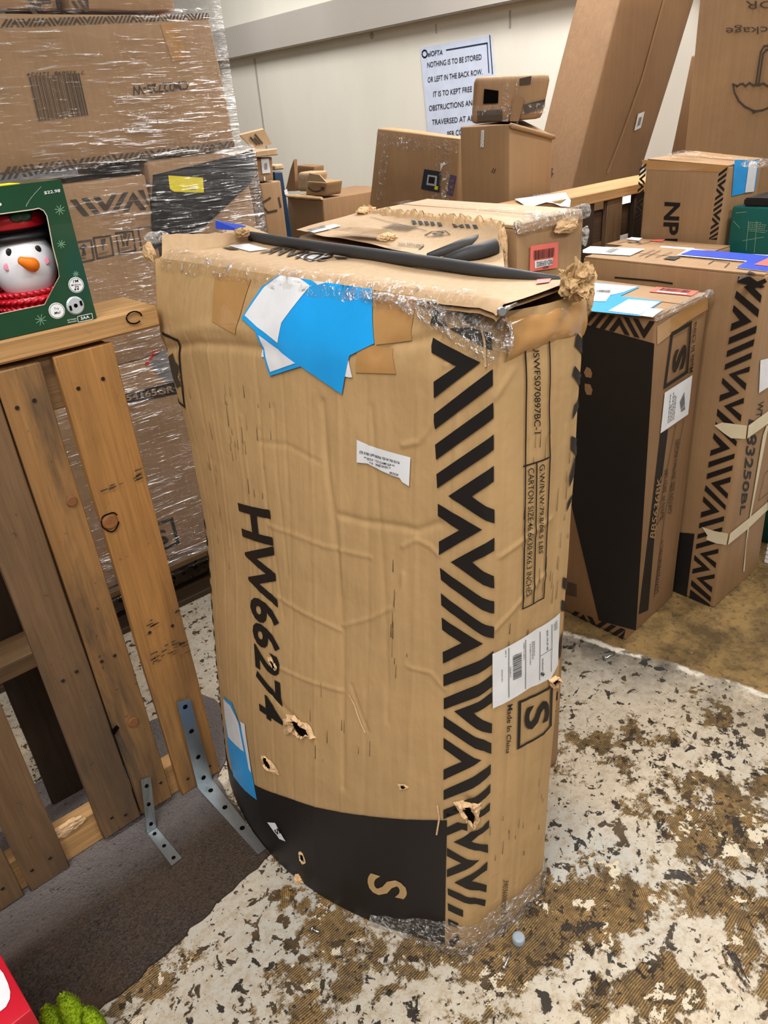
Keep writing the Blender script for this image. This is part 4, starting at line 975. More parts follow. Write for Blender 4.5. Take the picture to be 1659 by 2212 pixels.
# ------------------------------------------------------------------ rear pallet standing on edge as a fence
py = 1.45
rp = thing('wooden_pallet', (2.1, py+.05, 0), 'weathered wooden pallet on edge at the back right, white paper lying on its top rail', 'pallet')
board('rail', 1.62, 2.62, py, py+.16, 1.058, 1.088, M['wx_pale'], rp, 'X')
for a, b in ((1.66, 1.75), (1.86, 1.95), (2.05, 2.13), (2.20, 2.285), (2.355, 2.43), (2.53, 2.62)):
    board('slat', a, b, py+.012, py+.030, .0, 1.058, M['wz_grey'] if a == 2.20 else M['wz_dark'], rp, 'Z')
board('stringer', 1.64, 2.62, py+.034, py+.075, .93, 1.02, M['wx_deep'], rp, 'X'); board('stringer', 1.64, 2.62, py+.034, py+.075, .02, .11, M['wx_deep'], rp, 'X')
for a in (1.66, 1.92, 2.52): board('rear_slat', a, a+.09, py+.078, py+.096, 0, 1.05, M['wz_dark'], rp, 'Z')
pp = [(1112, 430), (1158, 424), (1222, 416), (1226, 424), (1233, 433), (1231, 447), (1212, 446), (1196, 439), (1180, 437), (1150, 446), (1138, 448), (1128, 440)]
vt = []; 
for i, p in enumerate(pp):
    top = onZ(p, 1.094)
    vt.append(top if top[1] > py-.004 else onY(p, py-.006-.01*(i in (9, 10, 5, 6))))
cpt = sum(vt)/len(vt)+V(0, 0, .006); n = len(vt)
paper = mesh_obj('paper_sheet', vt+[cpt]+[v+V(0, 0, .0006) for v in vt]+[cpt+V(0, 0, .0006)], [(i, (i+1) % n, n) for i in range(n)]+[(n+1+i, n+1+(i+1) % n, 2*n+1) for i in range(n)]+[(i, (i+1) % n, n+1+(i+1) % n, n+1+i) for i in range(n)], M['white'], None, False, None, cpt)
tag(paper, 'curled white printed sheet lying on the rail of the rear pallet', 'paper')
PS = Plane(onZ((1160, 426), 1.1), onZ((1222, 418), 1.1), onZ((1160, 432), 1.1))
ppl = Plane(cpt, cpt+V(1, 0, 0), cpt+V(0, 1, .12))
fine_print([(1158, 434), (1200, 427), (1204, 421), (1150, 428)], 3, ppl, M['inkgrey'], paper, .009, 5)
# white sack seen through the pallet
tag(bm_obj('plastic_sack', ellipsoid_bm((2.75, 1.75, .47), (.11, .09, .53), 4, lambda p: 1+.10*mn.noise(Vector(p*3))+.05*mn.noise(Vector(p*9))), M['plasticwhite'], None, True, None, (2.75, 1.75, 0)), 'white plastic sack glimpsed through the gaps of the rear pallet', 'bag')

# ------------------------------------------------------------------ boxes behind the rear pallet
def leaned(label, X0, quad, depth, mat, **k):
    """quad: picture points bottom-left, bottom-right, top-right, top-left of the near face on plane X=X0; run down to the floor unless z given"""
    z0 = k.pop('z0', 0.); bl, br, tr, tl_ = [onX(p, X0) for p in quad]
    def down(t, b):
        if z0 is None: return b
        q = t+(b-t)*((t[2]-z0)/(t[2]-b[2])); return q
    bl, br = down(tl_, bl), down(tr, br); d = V(depth, 0, 0)
    return Carton(label, [br, br+d, bl+d, bl], [tr, tr+d, tl_+d, tl_], mat, **k)
# plain box (two faces seen)
K = 1.93
l, c = onX((992, 266), K), onX((1101, 266), K); r_ = onY((1194, 292), c[1])
b11 = Carton('plain brown carton with a small white ticket, below the tape-covered one', [V(K, c[1], 0), V(r_[0], c[1], 0), V(r_[0]+.10, l[1], 0), V(K, l[1], 0)],
             [V(K, c[1], c[2]), V(r_[0], c[1], r_[2]), V(r_[0]+.10, l[1], 1.296), V(K, l[1], 1.298)], M['card'], flaps=False, amp=.006)
F = b11.face(3); FE = b11.face(0)
decal('paper_ticket', [[(1041, 281), (1047, 281), (1046, 318), (1039, 318)]], F, M['white'], b11.root, .004)
udecal('ticket_print', [[(.2+.5*(i % 2)*.6, i/9), (.5+.5*(i % 2)*.6, i/9), (.5+.5*(i % 2)*.6, i/9+.05), (.2+.5*(i % 2)*.6, i/9+.05)] for i in range(9)], [(1040, 317), (1045, 317), (1046, 283), (1042, 283)], F, M['ink'], b11.root, .0048)
strokes([[(1062, 372), (1066, 364)], [(1066, 374), (1070, 366)]], .003, F, M['ink_soft'], b11.root)
e = [V(r_[0]*k+K*(1-k), c[1], c[2]*(1-k)+r_[2]*k)+V(.0, -.004, -.006) for k in np.linspace(0, 1, 10)]
tube('folded_rim', e, .007, M['card'], b11.root, 8)
# tape-covered box on top of it
b10 = facing('small carton covered in clear tape with a square black hole, atop the plain brown one', 2.72, ((1018, 272), (1168, 282), (1188, 160), (1024, 166)), .17, M['card'], 1.300, flaps=False, bevel=.016, amp=.006)
F = b10.face(3)
decal('hand_hole', [[(1046, 192), (1077, 196), (1076, 223), (1044, 224)]], F, M['hole'], b10.root, .006)
for P in ([(1116, 160), (1122, 160), (1119, 268), (1110, 268)], [(1020, 228), (1180, 222), (1178, 244), (1018, 250)], [(1085, 164), (1100, 163), (1098, 262), (1084, 262)]):
    decal('clear_tape', [P], F, M['cleartape'], b10.root, .006)
decal('tape_patch', [[(1122, 170), (1148, 164), (1146, 182), (1122, 184)], [(1030, 240), (1085, 236), (1086, 258), (1032, 262)], [(1130, 226), (1178, 214), (1176, 232), (1132, 246)]], F, M['ink_soft'], b10.root, .0052)
mesh_obj('loose_flap', [F.pt(*F.inv(p), .016) for p in ((1101, 262), (1120, 262), (1133, 212), (1111, 205))]+[F.pt(*F.inv(p), .012) for p in ((1101, 262), (1120, 262), (1133, 212), (1111, 205))], [(0, 1, 2, 3), (7, 6, 5, 4), (0, 4, 5, 1), (1, 5, 6, 2), (2, 6, 7, 3), (3, 7, 4, 0)], M['card_dark'], b10.root)
# flat taped carton with a black square sticker
b12 = leaned('flat tape-scuffed carton leaning at the back wall side, black square sticker low on it', 2.35, [(797, 446), (985, 470), (992, 298), (815, 277)], .07, M['card'], flaps=False, amp=.005)
F = b12.face(3)
decal('black_sticker', [[(918, 365), (954, 371), (951, 416), (911, 408)]], F, M['pcb'], b12.root, .004)
decal('sticker_square', [[(926, 377), (946, 380), (944, 402), (923, 399)]], F, M['silver'], b12.root, .005); decal('sticker_square', [[(929, 381), (942, 383), (940, 397), (927, 395)]], F, M['blackgloss'], b12.root, .006)
decal('sticker_dot', [[(941, 402), (948, 402), (947, 410), (940, 409)]], F, M['yellow'], b12.root, .005)
text('EKM', [(973, 381), (966, 418), (976, 421), (984, 384)], F, M['purple'], b12.root, .004, .03)
strokes([[(973, 379), (985, 382), (977, 422), (966, 419), (973, 379)]], .006, F, M['purple'], b12.root)
decal('clear_tape', [[(945, 300), (978, 300), (970, 465), (930, 460)], [(815, 285), (990, 304), (989, 330), (815, 318)], [(830, 290), (845, 292), (830, 440), (812, 440)]], F, M['cleartape'], b12.root, .0045)
decal('torn_label', [[(953, 352), (968, 353), (958, 358), (953, 370)], [(958, 385), (966, 384), (964, 388), (958, 389)]], F, M['white'], b12.root, .005)
# tall leaning carton
Y0 = 1.90
a, b = onY((1340, 0), Y0), onY((1235, 405), Y0); c, d = onY((1500, 0), Y0), onY((1385, 370), Y0)
def ext(p, q, z): return p+(q-p)*((z-p[2])/(q[2]-p[2]))
zt = 2.12; W_ = onX((1240, 0), a[0])[1]-Y0
LB, LT, RB, RT = ext(a, b, 0), ext(a, b, zt), ext(c, d, 0), ext(c, d, zt)
dd = V(0, W_, 0)
tall = Carton('very tall narrow brown carton leaning back toward the wall', [LB, RB, RB+dd, LB+dd], [LT, RT, RT+dd, LT+dd], M['card_dark'], flaps=False, amp=.004, cuts=8)
F = tall.face(0)
decal('paper_ticket', [[(1376, 246), (1390, 241), (1382, 276), (1368, 283)]], F, M['white'], tall.root, .005)
barcode([(1373, 274), (1380, 270), (1384, 252), (1378, 254)], F, M['ink'], tall.root, 8, .006)
strokes([[(1432, 0), (1385, 170), (1340, 300), (1312, 372)]], .012, F, M['card'], tall.root, 'tape_seam', .004)
strokes([[(1184, 398), (1192, 366)], [(1188, 385), (1193, 376)]], .010, tall.face(3), M['ink_soft'], tall.root, 'printed_mark')
# umbrella-print carton
UX = 2.80
l = onX((1508, 40), UX)
ub = Carton('big carton at the top right printed upside down with an umbrella and package', rect(UX, UX+.18, .70, l[1], 0), rect(UX, UX+.18, .70, l[1], 1.95), M['card'], flaps=False, amp=.004)
F = ub.face(3)
text('FOR', [(1700, 2), (1612, 2), (1612, 20), (1700, 16)], F, M['ink_soft'], ub.root, .005, .0)
text('package', [(1700, 50), (1570, 55), (1570, 76), (1700, 72)], F, M['ink_soft'], ub.root, .005, .0)
arc = [(1585, 182), (1588, 200), (1597, 218), (1610, 230), (1626, 238), (1634, 240), (1648, 238), (1672, 228), (1690, 205), (1698, 180)]
strokes([arc, [(1585, 182), (1594, 186), (1600, 182), (1606, 181), (1612, 186), (1620, 179), (1628, 184), (1636, 182), (1642, 183), (1650, 180), (1660, 186), (1680, 180), (1698, 180)], [(1634, 184), (1645, 112), (1652, 100), (1664, 98)], [(1640, 184), (1650, 116), (1656, 108), (1664, 106)], [(1626, 238), (1629, 243), (1634, 240)]], .006, F, M['ink_soft'], ub.root, 'printed_umbrella', .005)
sl = [onX(p, UX+.2) for p in ((1452, 322), (1480, 322), (1494, 120))]
leanb = Carton('dark carton edge just left of the umbrella-printed one', [V(UX+.2, .9, 0), V(UX+.3, .9, 0), V(UX+.3, sl[0][1]+.16, 0), V(UX+.2, sl[0][1]+.16, 0)], [V(UX+.2, .9, sl[2][2]), V(UX+.3, .9, sl[2][2]), V(UX+.3, sl[2][1], sl[2][2]), V(UX+.2, sl[2][1], sl[2][2])], M['card_dark'], flaps=False)

# ------------------------------------------------------------------ notice on the wall
cs = [onX(p, WX-.004) for p in ((929, 330), (1085, 316), (1061, 76), (908, 103))]
n_ = V(-.003, 0, 0)
notice = mesh_obj('notice', cs+[p+n_ for p in cs], [(0, 1, 2, 3), (7, 6, 5, 4), (0, 4, 5, 1), (1, 5, 6, 2), (2, 6, 7, 3), (3, 7, 4, 0)], plain('notice_paper', (206, 216, 238), .5, .3), None, False, None, sum(cs)/4)
tag(notice, 'pale blue-white paper notice NOTHING IS TO BE STORED taped to the back wall', 'sign')
F = Plane(cs[0]+n_, cs[1]+n_, cs[3]+n_)
def NZ(x, y): return (480+x*.4581, y*.4581)
for s_, y0, y1, x0, x1, h in (('NOTHING IS TO BE STORED', 320, 280, 968, 1224, 26), ('OR LEFT IN THE BACK ROW.', 390, 350, 970, 1228, 26), ('IT IS TO KEPT FREE OF ALL', 458, 420, 996, 1262, 26), ('OBSTRUCTIONS AND BE', 524, 490, 976, 1232, 26), ('TRAVERSED AT ALL TIMES', 590, 560, 990, 1270, 26), ('PER COMPANY', 646, 622, 1062, 1210, 26)):
    text(s_, [NZ(x0, y0), NZ(x1, y1), NZ(x1, y1-h), NZ(x0, y0-h)], F, M['ink'], notice, .002, .004)
text('eIOFTA', [NZ(970, 268), NZ(1040, 258), NZ(1042, 234), NZ(970, 242)], F, M['navy'], notice, .002, .01)
strokes([[NZ(1058, 236), NZ(1250, 203), NZ(1258, 340)], [NZ(1262, 168), NZ(1275, 345)]], .007, F, M['navy'], notice)
ci = [NZ(955+12*math.cos(k*.6), 254+17*math.sin(k*.6)) for k in range(11)]
strokes([ci], .008, F, M['navy'], notice, 'printed_emblem')

# ================================================================== wrapped pallet load at the upper left
SY = 2.0
sp = thing('wooden_pallet', (.5, 2.5, 0), 'wooden pallet on the floor carrying the film-wrapped load behind the fence', 'pallet')
for k in range(5): board('deck_board', -.35, 1.20, SY-.02+.2*k, SY+.10+.2*k, .138, .158, M['wx_dark'], sp, 'X')
for x in (-.30, .40, 1.10): board('stringer', x, x+.05, SY-.01, SY+.95, .022, .136, M['wx_deep'], sp, 'Y')
for y in (SY-.02, SY+.45, SY+.86): board('bottom_board', -.35, 1.20, y, y+.10, .0, .02, M['wx_deep'], sp, 'X')
pz = .16
cD = Carton('wrapped lower carton with a 54165GR band and S square, seen between fence and big carton', rect(-.30, 1.16, SY, SY+.5, pz), rect(-.30, 1.16, SY, SY+.5, .80), M['card'], flaps=False)
F = cD.face(0)
decal('printed_band', [[(268, 850), (382, 824), (386, 850), (272, 872)]], F, M['ink'], cD.root, .002)
text('54165GR', [(272, 866), (376, 846), (373, 832), (270, 852)], F, M['card'], cD.root, .003, .02)
strokes([[(330, 1135), (370, 1121), (384, 1172), (345, 1190)]], .010, F, M['ink'], cD.root)
text('S', [(338, 1182), (366, 1172), (356, 1140), (330, 1150)], F, M['ink'], cD.root, .003, .02, 'printed_letter')
text('CHINA', [(362, 1206), (392, 1192), (390, 1184), (360, 1197)], F, M['ink_soft'], cD.root, .003, .0)
decal('grey_sticker', [[(322, 786), (352, 754), (375, 760), (374, 830), (352, 822)]], F, M['inkgrey'], cD.root, .002)
for p in ((318, 785), (326, 773), (333, 762)): disc('red_arrow', onY(p, SY-.003), (0, -1, 0), .007, M['redgloss'], cD.root, .001, 6)
# the striped carton with handling icons
cC = Carton('film-wrapped carton with handling icons and zigzag print, left part of the load', rect(-.30, .905, SY, SY+.5, .802), rect(-.30, .915, SY, SY+.5, 1.262), M['card'], flaps=False)
F = cC.face(0)
stripe_band('//<\\>', [(150, 470), (150, 432), (322, 408), (326, 452)], F, M['ink_soft'], cC.root, .002)
for k, (x, y) in enumerate(((180, 540), (222, 530), (270, 520), (318, 510))):
    q = [(x-20, y-16), (x+16, y-21), (x+23, y+21), (x-12, y+28), (x-20, y-16)]; strokes([q], .005, F, M['ink_soft'], cC.root, 'icon_frame')
def IC(cx, cy, P): return [(cx+x, cy+y-.2*x) for x, y in P]
decal('handling_icon', [IC(180, 538, [(-10, -4), (0, -12), (9, -2), (2, 0), (6, 14), (-4, 14), (-2, 0)]), IC(222, 528, [(-5, -12), (6, -12), (5, 0), (1, 4), (2, 12), (-2, 12), (-1, 4), (-4, 0)]),
    IC(270, 518, [(-11, -12), (-8, -12), (-5, 2), (-1, 6), (-1, 14), (-6, 14), (-6, 6)]), IC(270, 518, [(11, -12), (8, -12), (5, 2), (2, 6), (3, 14), (7, 14), (7, 6)]), IC(270, 516, [(-5, -11), (0, -14), (5, -10), (4, -3), (-1, 0), (-5, -4)])], F, M['ink_soft'], cC.root, .002)
for x, y in ((180, 540), (222, 530), (270, 520)): fine_print([(x-9, y+22), (x+16, y+17), (x+15, y+11), (x-10, y+16)], 2, F, M['ink_soft'], cC.root, .002, x)
# black printed carton beside it
xr = onY((565, 500), SY)[0]
cB = Carton('film-wrapped carton with a big black printed panel and a yellow sticker', rect(.925, xr, SY, SY+.5, .802), rect(.925, xr-.02, SY, SY+.5, 1.292), M['card'], flaps=False)
F = cB.face(0)
decal('printed_black_panel', [[(329, 378), (520, 332), (545, 322), (552, 372), (541, 396), (452, 480), (430, 500), (330, 540), (326, 470)]], F, M['ink'], cB.root, .002)
stripe_band('/<>/', [(543, 336), (552, 334), (574, 500), (563, 503)], F, M['ink_soft'], cB.root, .0024)
decal('yellow_sticker', [[(362, 379), (437, 384), (439, 416), (375, 414), (366, 408)]], F, M['yellow'], cB.root, .0035)
fine_print([(405, 411), (428, 412), (428, 407), (405, 406)], 1, F, M['ink_soft'], cB.root, .0045)
# the carton on top
xq, zq = onY((510, 320), SY)[0], 1.297
cm = Carton('big upper film-wrapped carton with a barcode and CM22723-W printed upside down', rect(-.30, xq, SY, SY+.42, zq), [V(-.3, SY, 1.607), V(xq-.02, SY, 1.610), V(xq-.02, SY+.42, 1.61), V(-.3, SY+.42, 1.607)], M['card'], flaps=False)
F = cm.face(0)
stripe_band('//<\\>/', [(0, 42), (0, 60), (452, 42), (448, 28)], F, M['ink_soft'], cm.root, .002)
stripe_band('//<\\>/', [(0, 362), (0, 390), (508, 318), (506, 304)], F, M['ink_soft'], cm.root, .002)
barcode([(190, 249), (82, 262), (60, 166), (170, 158)], F, M['ink_soft'], cm.root, 52, .002, 11)
text('7  335698  121724', [(180, 152), (58, 157), (56, 165), (181, 160)], F, M['ink_soft'], cm.root, .002, .004)
text('CM22723-W', [(403, 174), (280, 186), (286, 206), (408, 194)], F, M['ink_soft'], cm.root, .002, .02)
decal('brown_tape', [[(345, 52), (385, 48), (402, 128), (372, 134)]], F, M['browntape'], cm.root, .002)
for lab_, x0, x1, dz in (('small wrapped carton on the very top of the load, far left', .30, .80, 0), ('second wrapped carton on the very top of the load, beside the far-left one', .83, 1.10, 0)):
    cT = Carton(lab_, rect(x0, x1, SY+.03, SY+.4, 1.621), rect(x0, x1, SY+.03, SY+.4, 1.85), M['card'], flaps=False)
    F = cT.face(0)
    if x0 < .5: strokes([[(64, 0), (72, 12), (68, 20), (78, 32)], [(82, 18), (84, 4), (104, 2)]], .010, F, M['ink_soft'], cT.root); fine_print([(128, 0), (104, 2), (106, 30), (130, 28)], 7, F, M['ink_soft'], cT.root, .002, 8)
    else: stripe_band('//<>', [(152, 28), (152, 2), (190, 0), (192, 26)], F, M['ink_soft'], cT.root, .002)
# stretch film around the load
def wrap(name, loop, z0, z1, nz, amp, parent=None):
    P = []
    pts = []
    for a, b in zip(loop, loop[1:]+loop[:1]):
        n_ = max(2, int(np.hypot(*(np.array(b)-a))/.03))
        for k in range(n_): pts.append(np.array(a)+(np.array(b)-a)*k/n_)
    pts.append(pts[0])
    for i in range(nz+1):
        z = z0+(z1-z0)*i/nz; row = []
        for p in pts: row.append(V(p[0], p[1], z)+amp*V(0, -abs(mn.noise(Vector((p[0]*5, z*14, p[1]*5)))), .6*mn.noise(Vector((p[0]*6, z*5, 9)))))
        P.append(row)
    return P
f_ = grid_obj('stretch_film', wrap('stretch_film', [(-.33, SY-.012), (xr+.010, SY-.012), (xr+.010, SY+.52), (-.33, SY+.52)], .12, 1.305, 60, .006), M['film'], None, True, None, (.4, SY, .12))
tag(f_, 'clear stretch film wound round the lower tiers of the pallet load at the left', 'plastic film')
f_ = grid_obj('stretch_film', wrap('stretch_film', [(-.33, SY-.012), (xq+.012, SY-.012), (xq-.005, SY+.44), (-.33, SY+.44)], 1.30, 1.86, 30, .006), M['film'], None, True, None, (.4, SY, 1.30))
tag(f_, 'clear stretch film wound round the top tier carton with the barcode', 'plastic film')

# ================================================================== loose boxes at the back left, near the wall
def leanedY(label, Y0, quad, depth, mat, **k):
    """near face on plane Y=Y0: picture points bottom-left, bottom-right, top-right, top-left; run down to z0 (None: as measured)"""
    z0 = k.pop('z0', 0.); bl, br, tr, tl_ = [onY(p, Y0) for p in quad]
    def down(t, b): return b if z0 is None else t+(b-t)*((t[2]-z0)/(t[2]-b[2]))
    bl, br = down(tl_, bl), down(tr, br); d = V(0, depth, 0)
    return Carton(label, [bl, br, br+d, bl+d], [tl_, tr, tr+d, tl_+d], mat, **k)
def card(name, pts, d, mat, label):
    o = mesh_obj(name, pts+[x+d for x in pts], [(0, 1, 2, 3), (7, 6, 5, 4), (0, 4, 5, 1), (1, 5, 6, 2), (2, 6, 7, 3), (3, 7, 4, 0)], mat, None, False, None, pts[0])
    return tag(o, label, 'cardboard')
G = 2.62
g1 = leanedY('tall slim tan carton beside the wrapped load, lower part of a leaning pile', G, [(576, 495), (620, 495), (607, 389), (561, 396)], .12, M['card'], flaps=False)
strokes([[(567, 438), (583, 428)], [(566, 445), (576, 456)], [(578, 459), (597, 455)], [(602, 428), (606, 446)]], .008, g1.face(0), M['ink_soft'], g1.root, 'printed_mark')
g2 = leanedY('small tan box with a white shipping label, stacked on the tall slim carton', G, [(560, 393), (592, 390), (589, 338), (551, 342)], .12, M['card'], flaps=False, z0=max(p_[2] for p_ in g1.t)+.003)
F = g2.face(0); decal('paper_label', [[(563, 343), (580, 342), (584, 373), (566, 375)]], F, M['white'], g2.root, .003); barcode([(570, 367), (577, 366), (576, 352), (570, 353)], F, M['inkgrey'], g2.root, 8, .004)
decal('white_strip', [[(569, 382), (572, 381), (573, 390), (570, 390)]], F, M['white'], g2.root, .003)
g3 = leanedY('flat tan mailer box lying across the small labelled box', G-.02, [(550, 340), (601, 332), (599, 320), (548, 327)], .16, M['card_pale'], flaps=False, z0=max(p_[2] for p_ in g2.t)+.003, amp=.001)
p = [onY(q, G+.02) for q in ((548, 326), (588, 315), (571, 283), (519, 296))]
dz = max(0, max(p_[2] for p_ in g3.t)+.004-min(p[0][2], p[1][2])); p = [x+V(0, 0, dz) for x in p]
fl_ = card('open_cardboard', p, V(0, .012, .004), M['card_pale'], 'loose open cardboard sheet with dark printed lines on top of the leaning pile')
strokes([[(541, 298), (553, 311)], [(550, 300), (559, 310)], [(551, 292), (565, 309)]], .008, Plane(p[0], p[1], p[3]), M['ink_soft'], fl_, off=.003)
g6 = leanedY('tall navy blue box with a white tag squeezed behind the slim tan carton', G+.26, [(606, 490), (629, 490), (611, 370), (592, 370)], .16, M['navy'], flaps=False)
decal('white_tag', [[(613, 411), (619, 408), (622, 419), (615, 421)]], g6.face(0), M['white'], g6.root, .003)
g5 = leanedY('tiny tan box sticking out right of the small labelled box', G+.27, [(594, 369), (614, 362), (611, 353), (593, 357)],   .08, M['card_pale'], flaps=False, z0=max(p_[2] for p_ in g6.t)+.002, cuts=2, amp=.001)
GX = 2.28
g7 = leaned('brown open-topped carton with a frayed corner below the loose small boxes', GX, [(622, 500), (702, 500), (697, 430), (621, 424)], .45, M['card_dark'], flaps=False)
tube('frayed_rim', [g7.t[3]+(g7.t[0]-g7.t[3])*k/10+V(-.004, 0, .003) for k in range(11)], [.007+.005*abs(mn.noise(Vector((k*1.9, 1, 5)))) for k in range(11)], M['torn'], g7.root, 6, False)
zz_ = max(p_[2] for p_ in g7.t)+.004
def seat(ps, n_):
    d_ = zz_-min(q[2] for q in ps[:n_]); return [q+V(0, 0, max(d_, 0)) for q in ps]
p = seat([onX(q, GX+.14) for q in ((618, 424), (640, 424), (636, 356), (628, 380))], 2)
card('torn_cardboard', p, V(.02, 0, 0), M['card_dark'], 'torn upright scrap of cardboard beside the smile-printed box')
g8 = leaned('small box with a curved smile printed on its front, flap open', GX+.02, [(659, 428), (701, 432), (705, 394), (664, 391)], .10, M['card'], flaps=False, z0=zz_, cuts=3, amp=.001)
F = g8.face(3)
strokes([[(667, 406), (674, 412), (683, 414), (692, 412), (699, 407)], [(694, 406), (700, 406), (699, 411)]], .007, F, M['ink_soft'], g8.root, 'printed_smile')
for q in ([(664, 391), (705, 394), (690, 378), (668, 374)],):
    x = [onX(a, GX+.012) for a in q]; mesh_obj('open_flap', x+[a+V(.004, 0, 0) for a in x], [(0, 1, 2, 3), (7, 6, 5, 4), (0, 4, 5, 1), (1, 5, 6, 2), (2, 6, 7, 3), (3, 7, 4, 0)], M['card_pale'], g8.root)
g9 = leaned('small shiny taped box directly left of the smile-printed one', GX+.14, [(641, 428), (672, 428), (680, 372), (642, 372)], .09, M['card_pale'], flaps=False, z0=zz_, cuts=3, amp=.001, bevel=.014)
decal('clear_tape', [[(642, 376), (676, 376), (664, 400), (642, 404)]], g9.face(3), M['cleartape'], g9.root, .003)
g10 = leaned('upright brown box at the back, above the smile-printed one', GX+.25, [(641, 428), (676, 428), (678, 359), (641, 356)], .07, M['card_dark'], flaps=False, z0=zz_)

# ================================================================== the front wooden fence: a pallet stood on edge, rail nailed on top
FY = 1.274
fe = thing('wooden_pallet', (.05, FY+.06, 0), 'slatted wooden pallet stood upright as a fence at left, gift carton on its rail', 'pallet')
RAILZ = 1.090
def rail():
    bm_n = 24; x0, x1 = -.55, .552
    o = board('top_rail', x0, x1, FY-.004, FY+.135, RAILZ-.036, RAILZ, M['wx_pale'], fe, 'X', .0015, bm_n, None, .004)
    return o
rail()
SL = [(-.26, -.175, 'wz_grey', 1.045), (-.085, -.001, 'wz_grey', 1.045), (.012, .094, 'wz_grey', 1.046), (.173, .257, 'wz_grey', 1.045), (.261, .334, 'wz_mid', 1.046), (.357, .459, 'wz_yellow', 1.046)]
zb_ = [0.008, .008, .008, .020, .024, .0065]
for (a, b, m, zt_), z0 in zip(SL, zb_):
    s_ = board('slat', a, b, FY, FY+.018, z0, zt_, M[m], fe, 'Z', .0025, 26, None, .002, .004)
    for zz_n in (z0+.045, .46, zt_-.055):
        for t in (.28, .70): disc('nail', (a+(b-a)*t+random.uniform(-.008, .008), FY-.0015, zz_n+random.uniform(-.012, .012)), (0, -1, 0), .0038, M['nail'], s_, .001, 7)
    if m == 'wz_yellow':
        c = onY((238, 1127), FY-.002); disc('knot', c, (0, -1, 0), .015, plain('wood_knot', (138, 92, 56), .7, .2, bump=.6, bscale=90), s_, .003, 12)
        ring = [c+V(.0165*math.cos(t), -.0005, .0185*math.sin(t)*(1+.12*math.sin(3*t))) for t in np.linspace(.4, 5.9, 22)]; tube('knot_crack', ring, .0012, M['hole'], s_, 5)
        dirt = Plane((a, FY, 0), (b, FY, 0), (a, FY, 1)); r = random.Random(4)
        ms = []
        for _ in range(46):
            x = r.uniform(a+.012, b-.01); z = r.choice((r.gauss(.475, .006), r.gauss(.405, .012), r.gauss(.40, .010), r.gauss(.795, .007))); w = r.uniform(.004, .016); h = r.uniform(.0015, .004)
            q = [dirt.inv(proj(V(x, FY, z))), dirt.inv(proj(V(x+w, FY, z+.001))), dirt.inv(proj(V(x+w*.9, FY, z+h))), dirt.inv(proj(V(x-.001, FY, z+h)))]; ms.append(q)
        lay('scuff_marks', flat_mesh(ms), dirt, M['ink_soft'], s_, .0045)
    if m == 'wz_mid' and a > .2:
        for p, rr in (((288, 1560), .012), ((155, 1083), .010)): disc('knot', onY(p, FY-.002), (0, -1, 0), rr, plain('wood_knot', (126, 84, 54), .7, .2), s_, .002, 12)
        mesh_obj('split_chip', [onY(q, FY-.004) for q in ((240, 1578), (252, 1566), (258, 1572), (246, 1590))], [(0, 1, 2, 3)], M['hole'], s_)
kn = onY((290, 686), FY-.007); tube('knot_crack', [kn+V(.014*math.cos(t), 0, .010*math.sin(t)) for t in np.linspace(0, 5.4, 16)], .0013, M['hole'], fe, 5)
board('stringer', -.55, .44, FY+.019, FY+.057, .0075, .092, M['wx_pale'], fe, 'X', .003, 24)
spl = []
x0 = .085
for k in range(7):
    bx_ = V(x0+.012*k, FY+.012, .088+.004*math.sin(k*2)); spl.append(bx_)
crumple('splintered_wood', V(.115, FY+.016, .094), (.040, .006, .016), M['torn'], fe, 51, 4, .7, 2.2)
board('stringer', -.55, .20, FY+.095, FY+.185, .440, .476, M['wx_dark'], fe, 'X', .003, 20)
board('stringer', -.55, .455, FY+.019, FY+.057, .955, 1.045, M['wx_dark'], fe, 'X', .003, 20)
for a, b in ((.02, .085), (.125, .20), (.225, .30), (.31, .352)):
    board('rear_slat', a, b, FY+.19, FY+.206, .0075, 1.03, M['wz_dark'], fe, 'Z', .003, 16)
board('rear_block', .235, .31, FY+.07, FY+.15, .300, .345, M['wz_dark'], fe, 'Z', .003, 4)
# angle brackets screwed to the slats and the floor
def bracket(label, vert, foot, holes_v, holes_f, w, group='steel angle brackets at the foot of the fence'):
    """vert: bend-left, bend-right, top-right, top-left; foot: bend-left, bend-right, end-right, end-left (room points)"""
    r = thing('angle_bracket', (np.array(vert[0])+vert[1])/2, label, 'bracket', group)
    n1 = np.cross(vert[1]-vert[0], vert[3]-vert[0]); n1 /= np.linalg.norm(n1); n1 = n1 if n1[1] < 0 else -n1
    v = list(vert)+list(foot[2:]); t1 = [p+n1*.004 for p in vert]; t2 = [p+V(0, 0, .004) for p in foot]
    for q, tq, nm in ((vert, t1, 'upright_arm'), (foot, t2, 'floor_arm')):
        mesh_obj(nm, list(q)+tq, [(3, 2, 1, 0), (4, 5, 6, 7), (0, 1, 5, 4), (1, 2, 6, 5), (2, 3, 7, 6), (3, 0, 4, 7)], M['galv'], r)
    for hs, q, n_ in ((holes_v, t1, n1), (holes_f, t2, V(0, 0, 1))):
        for k in hs:
            c = ((q[0]+q[1])*(1-k)+(q[2]+q[3])*k)/2; disc('screw_hole', c+n_*.0005, n_, w*.17, M['hole'], r, .0006, 10)
    return r
y_ = FY-.007
bracket('longer galvanised steel angle bracket on the yellow slat next to the big carton', [V(.392, y_, .0105), V(.430, y_, .0105), V(.428, y_, .262), V(.398, y_, .272)], [V(.392, y_, .0065), V(.430, y_, .0065), V(.418, 1.014, .0065), V(.398, 1.014, .0065)], (.08, .34, .65, .93), (.12, .38, .68), .034)
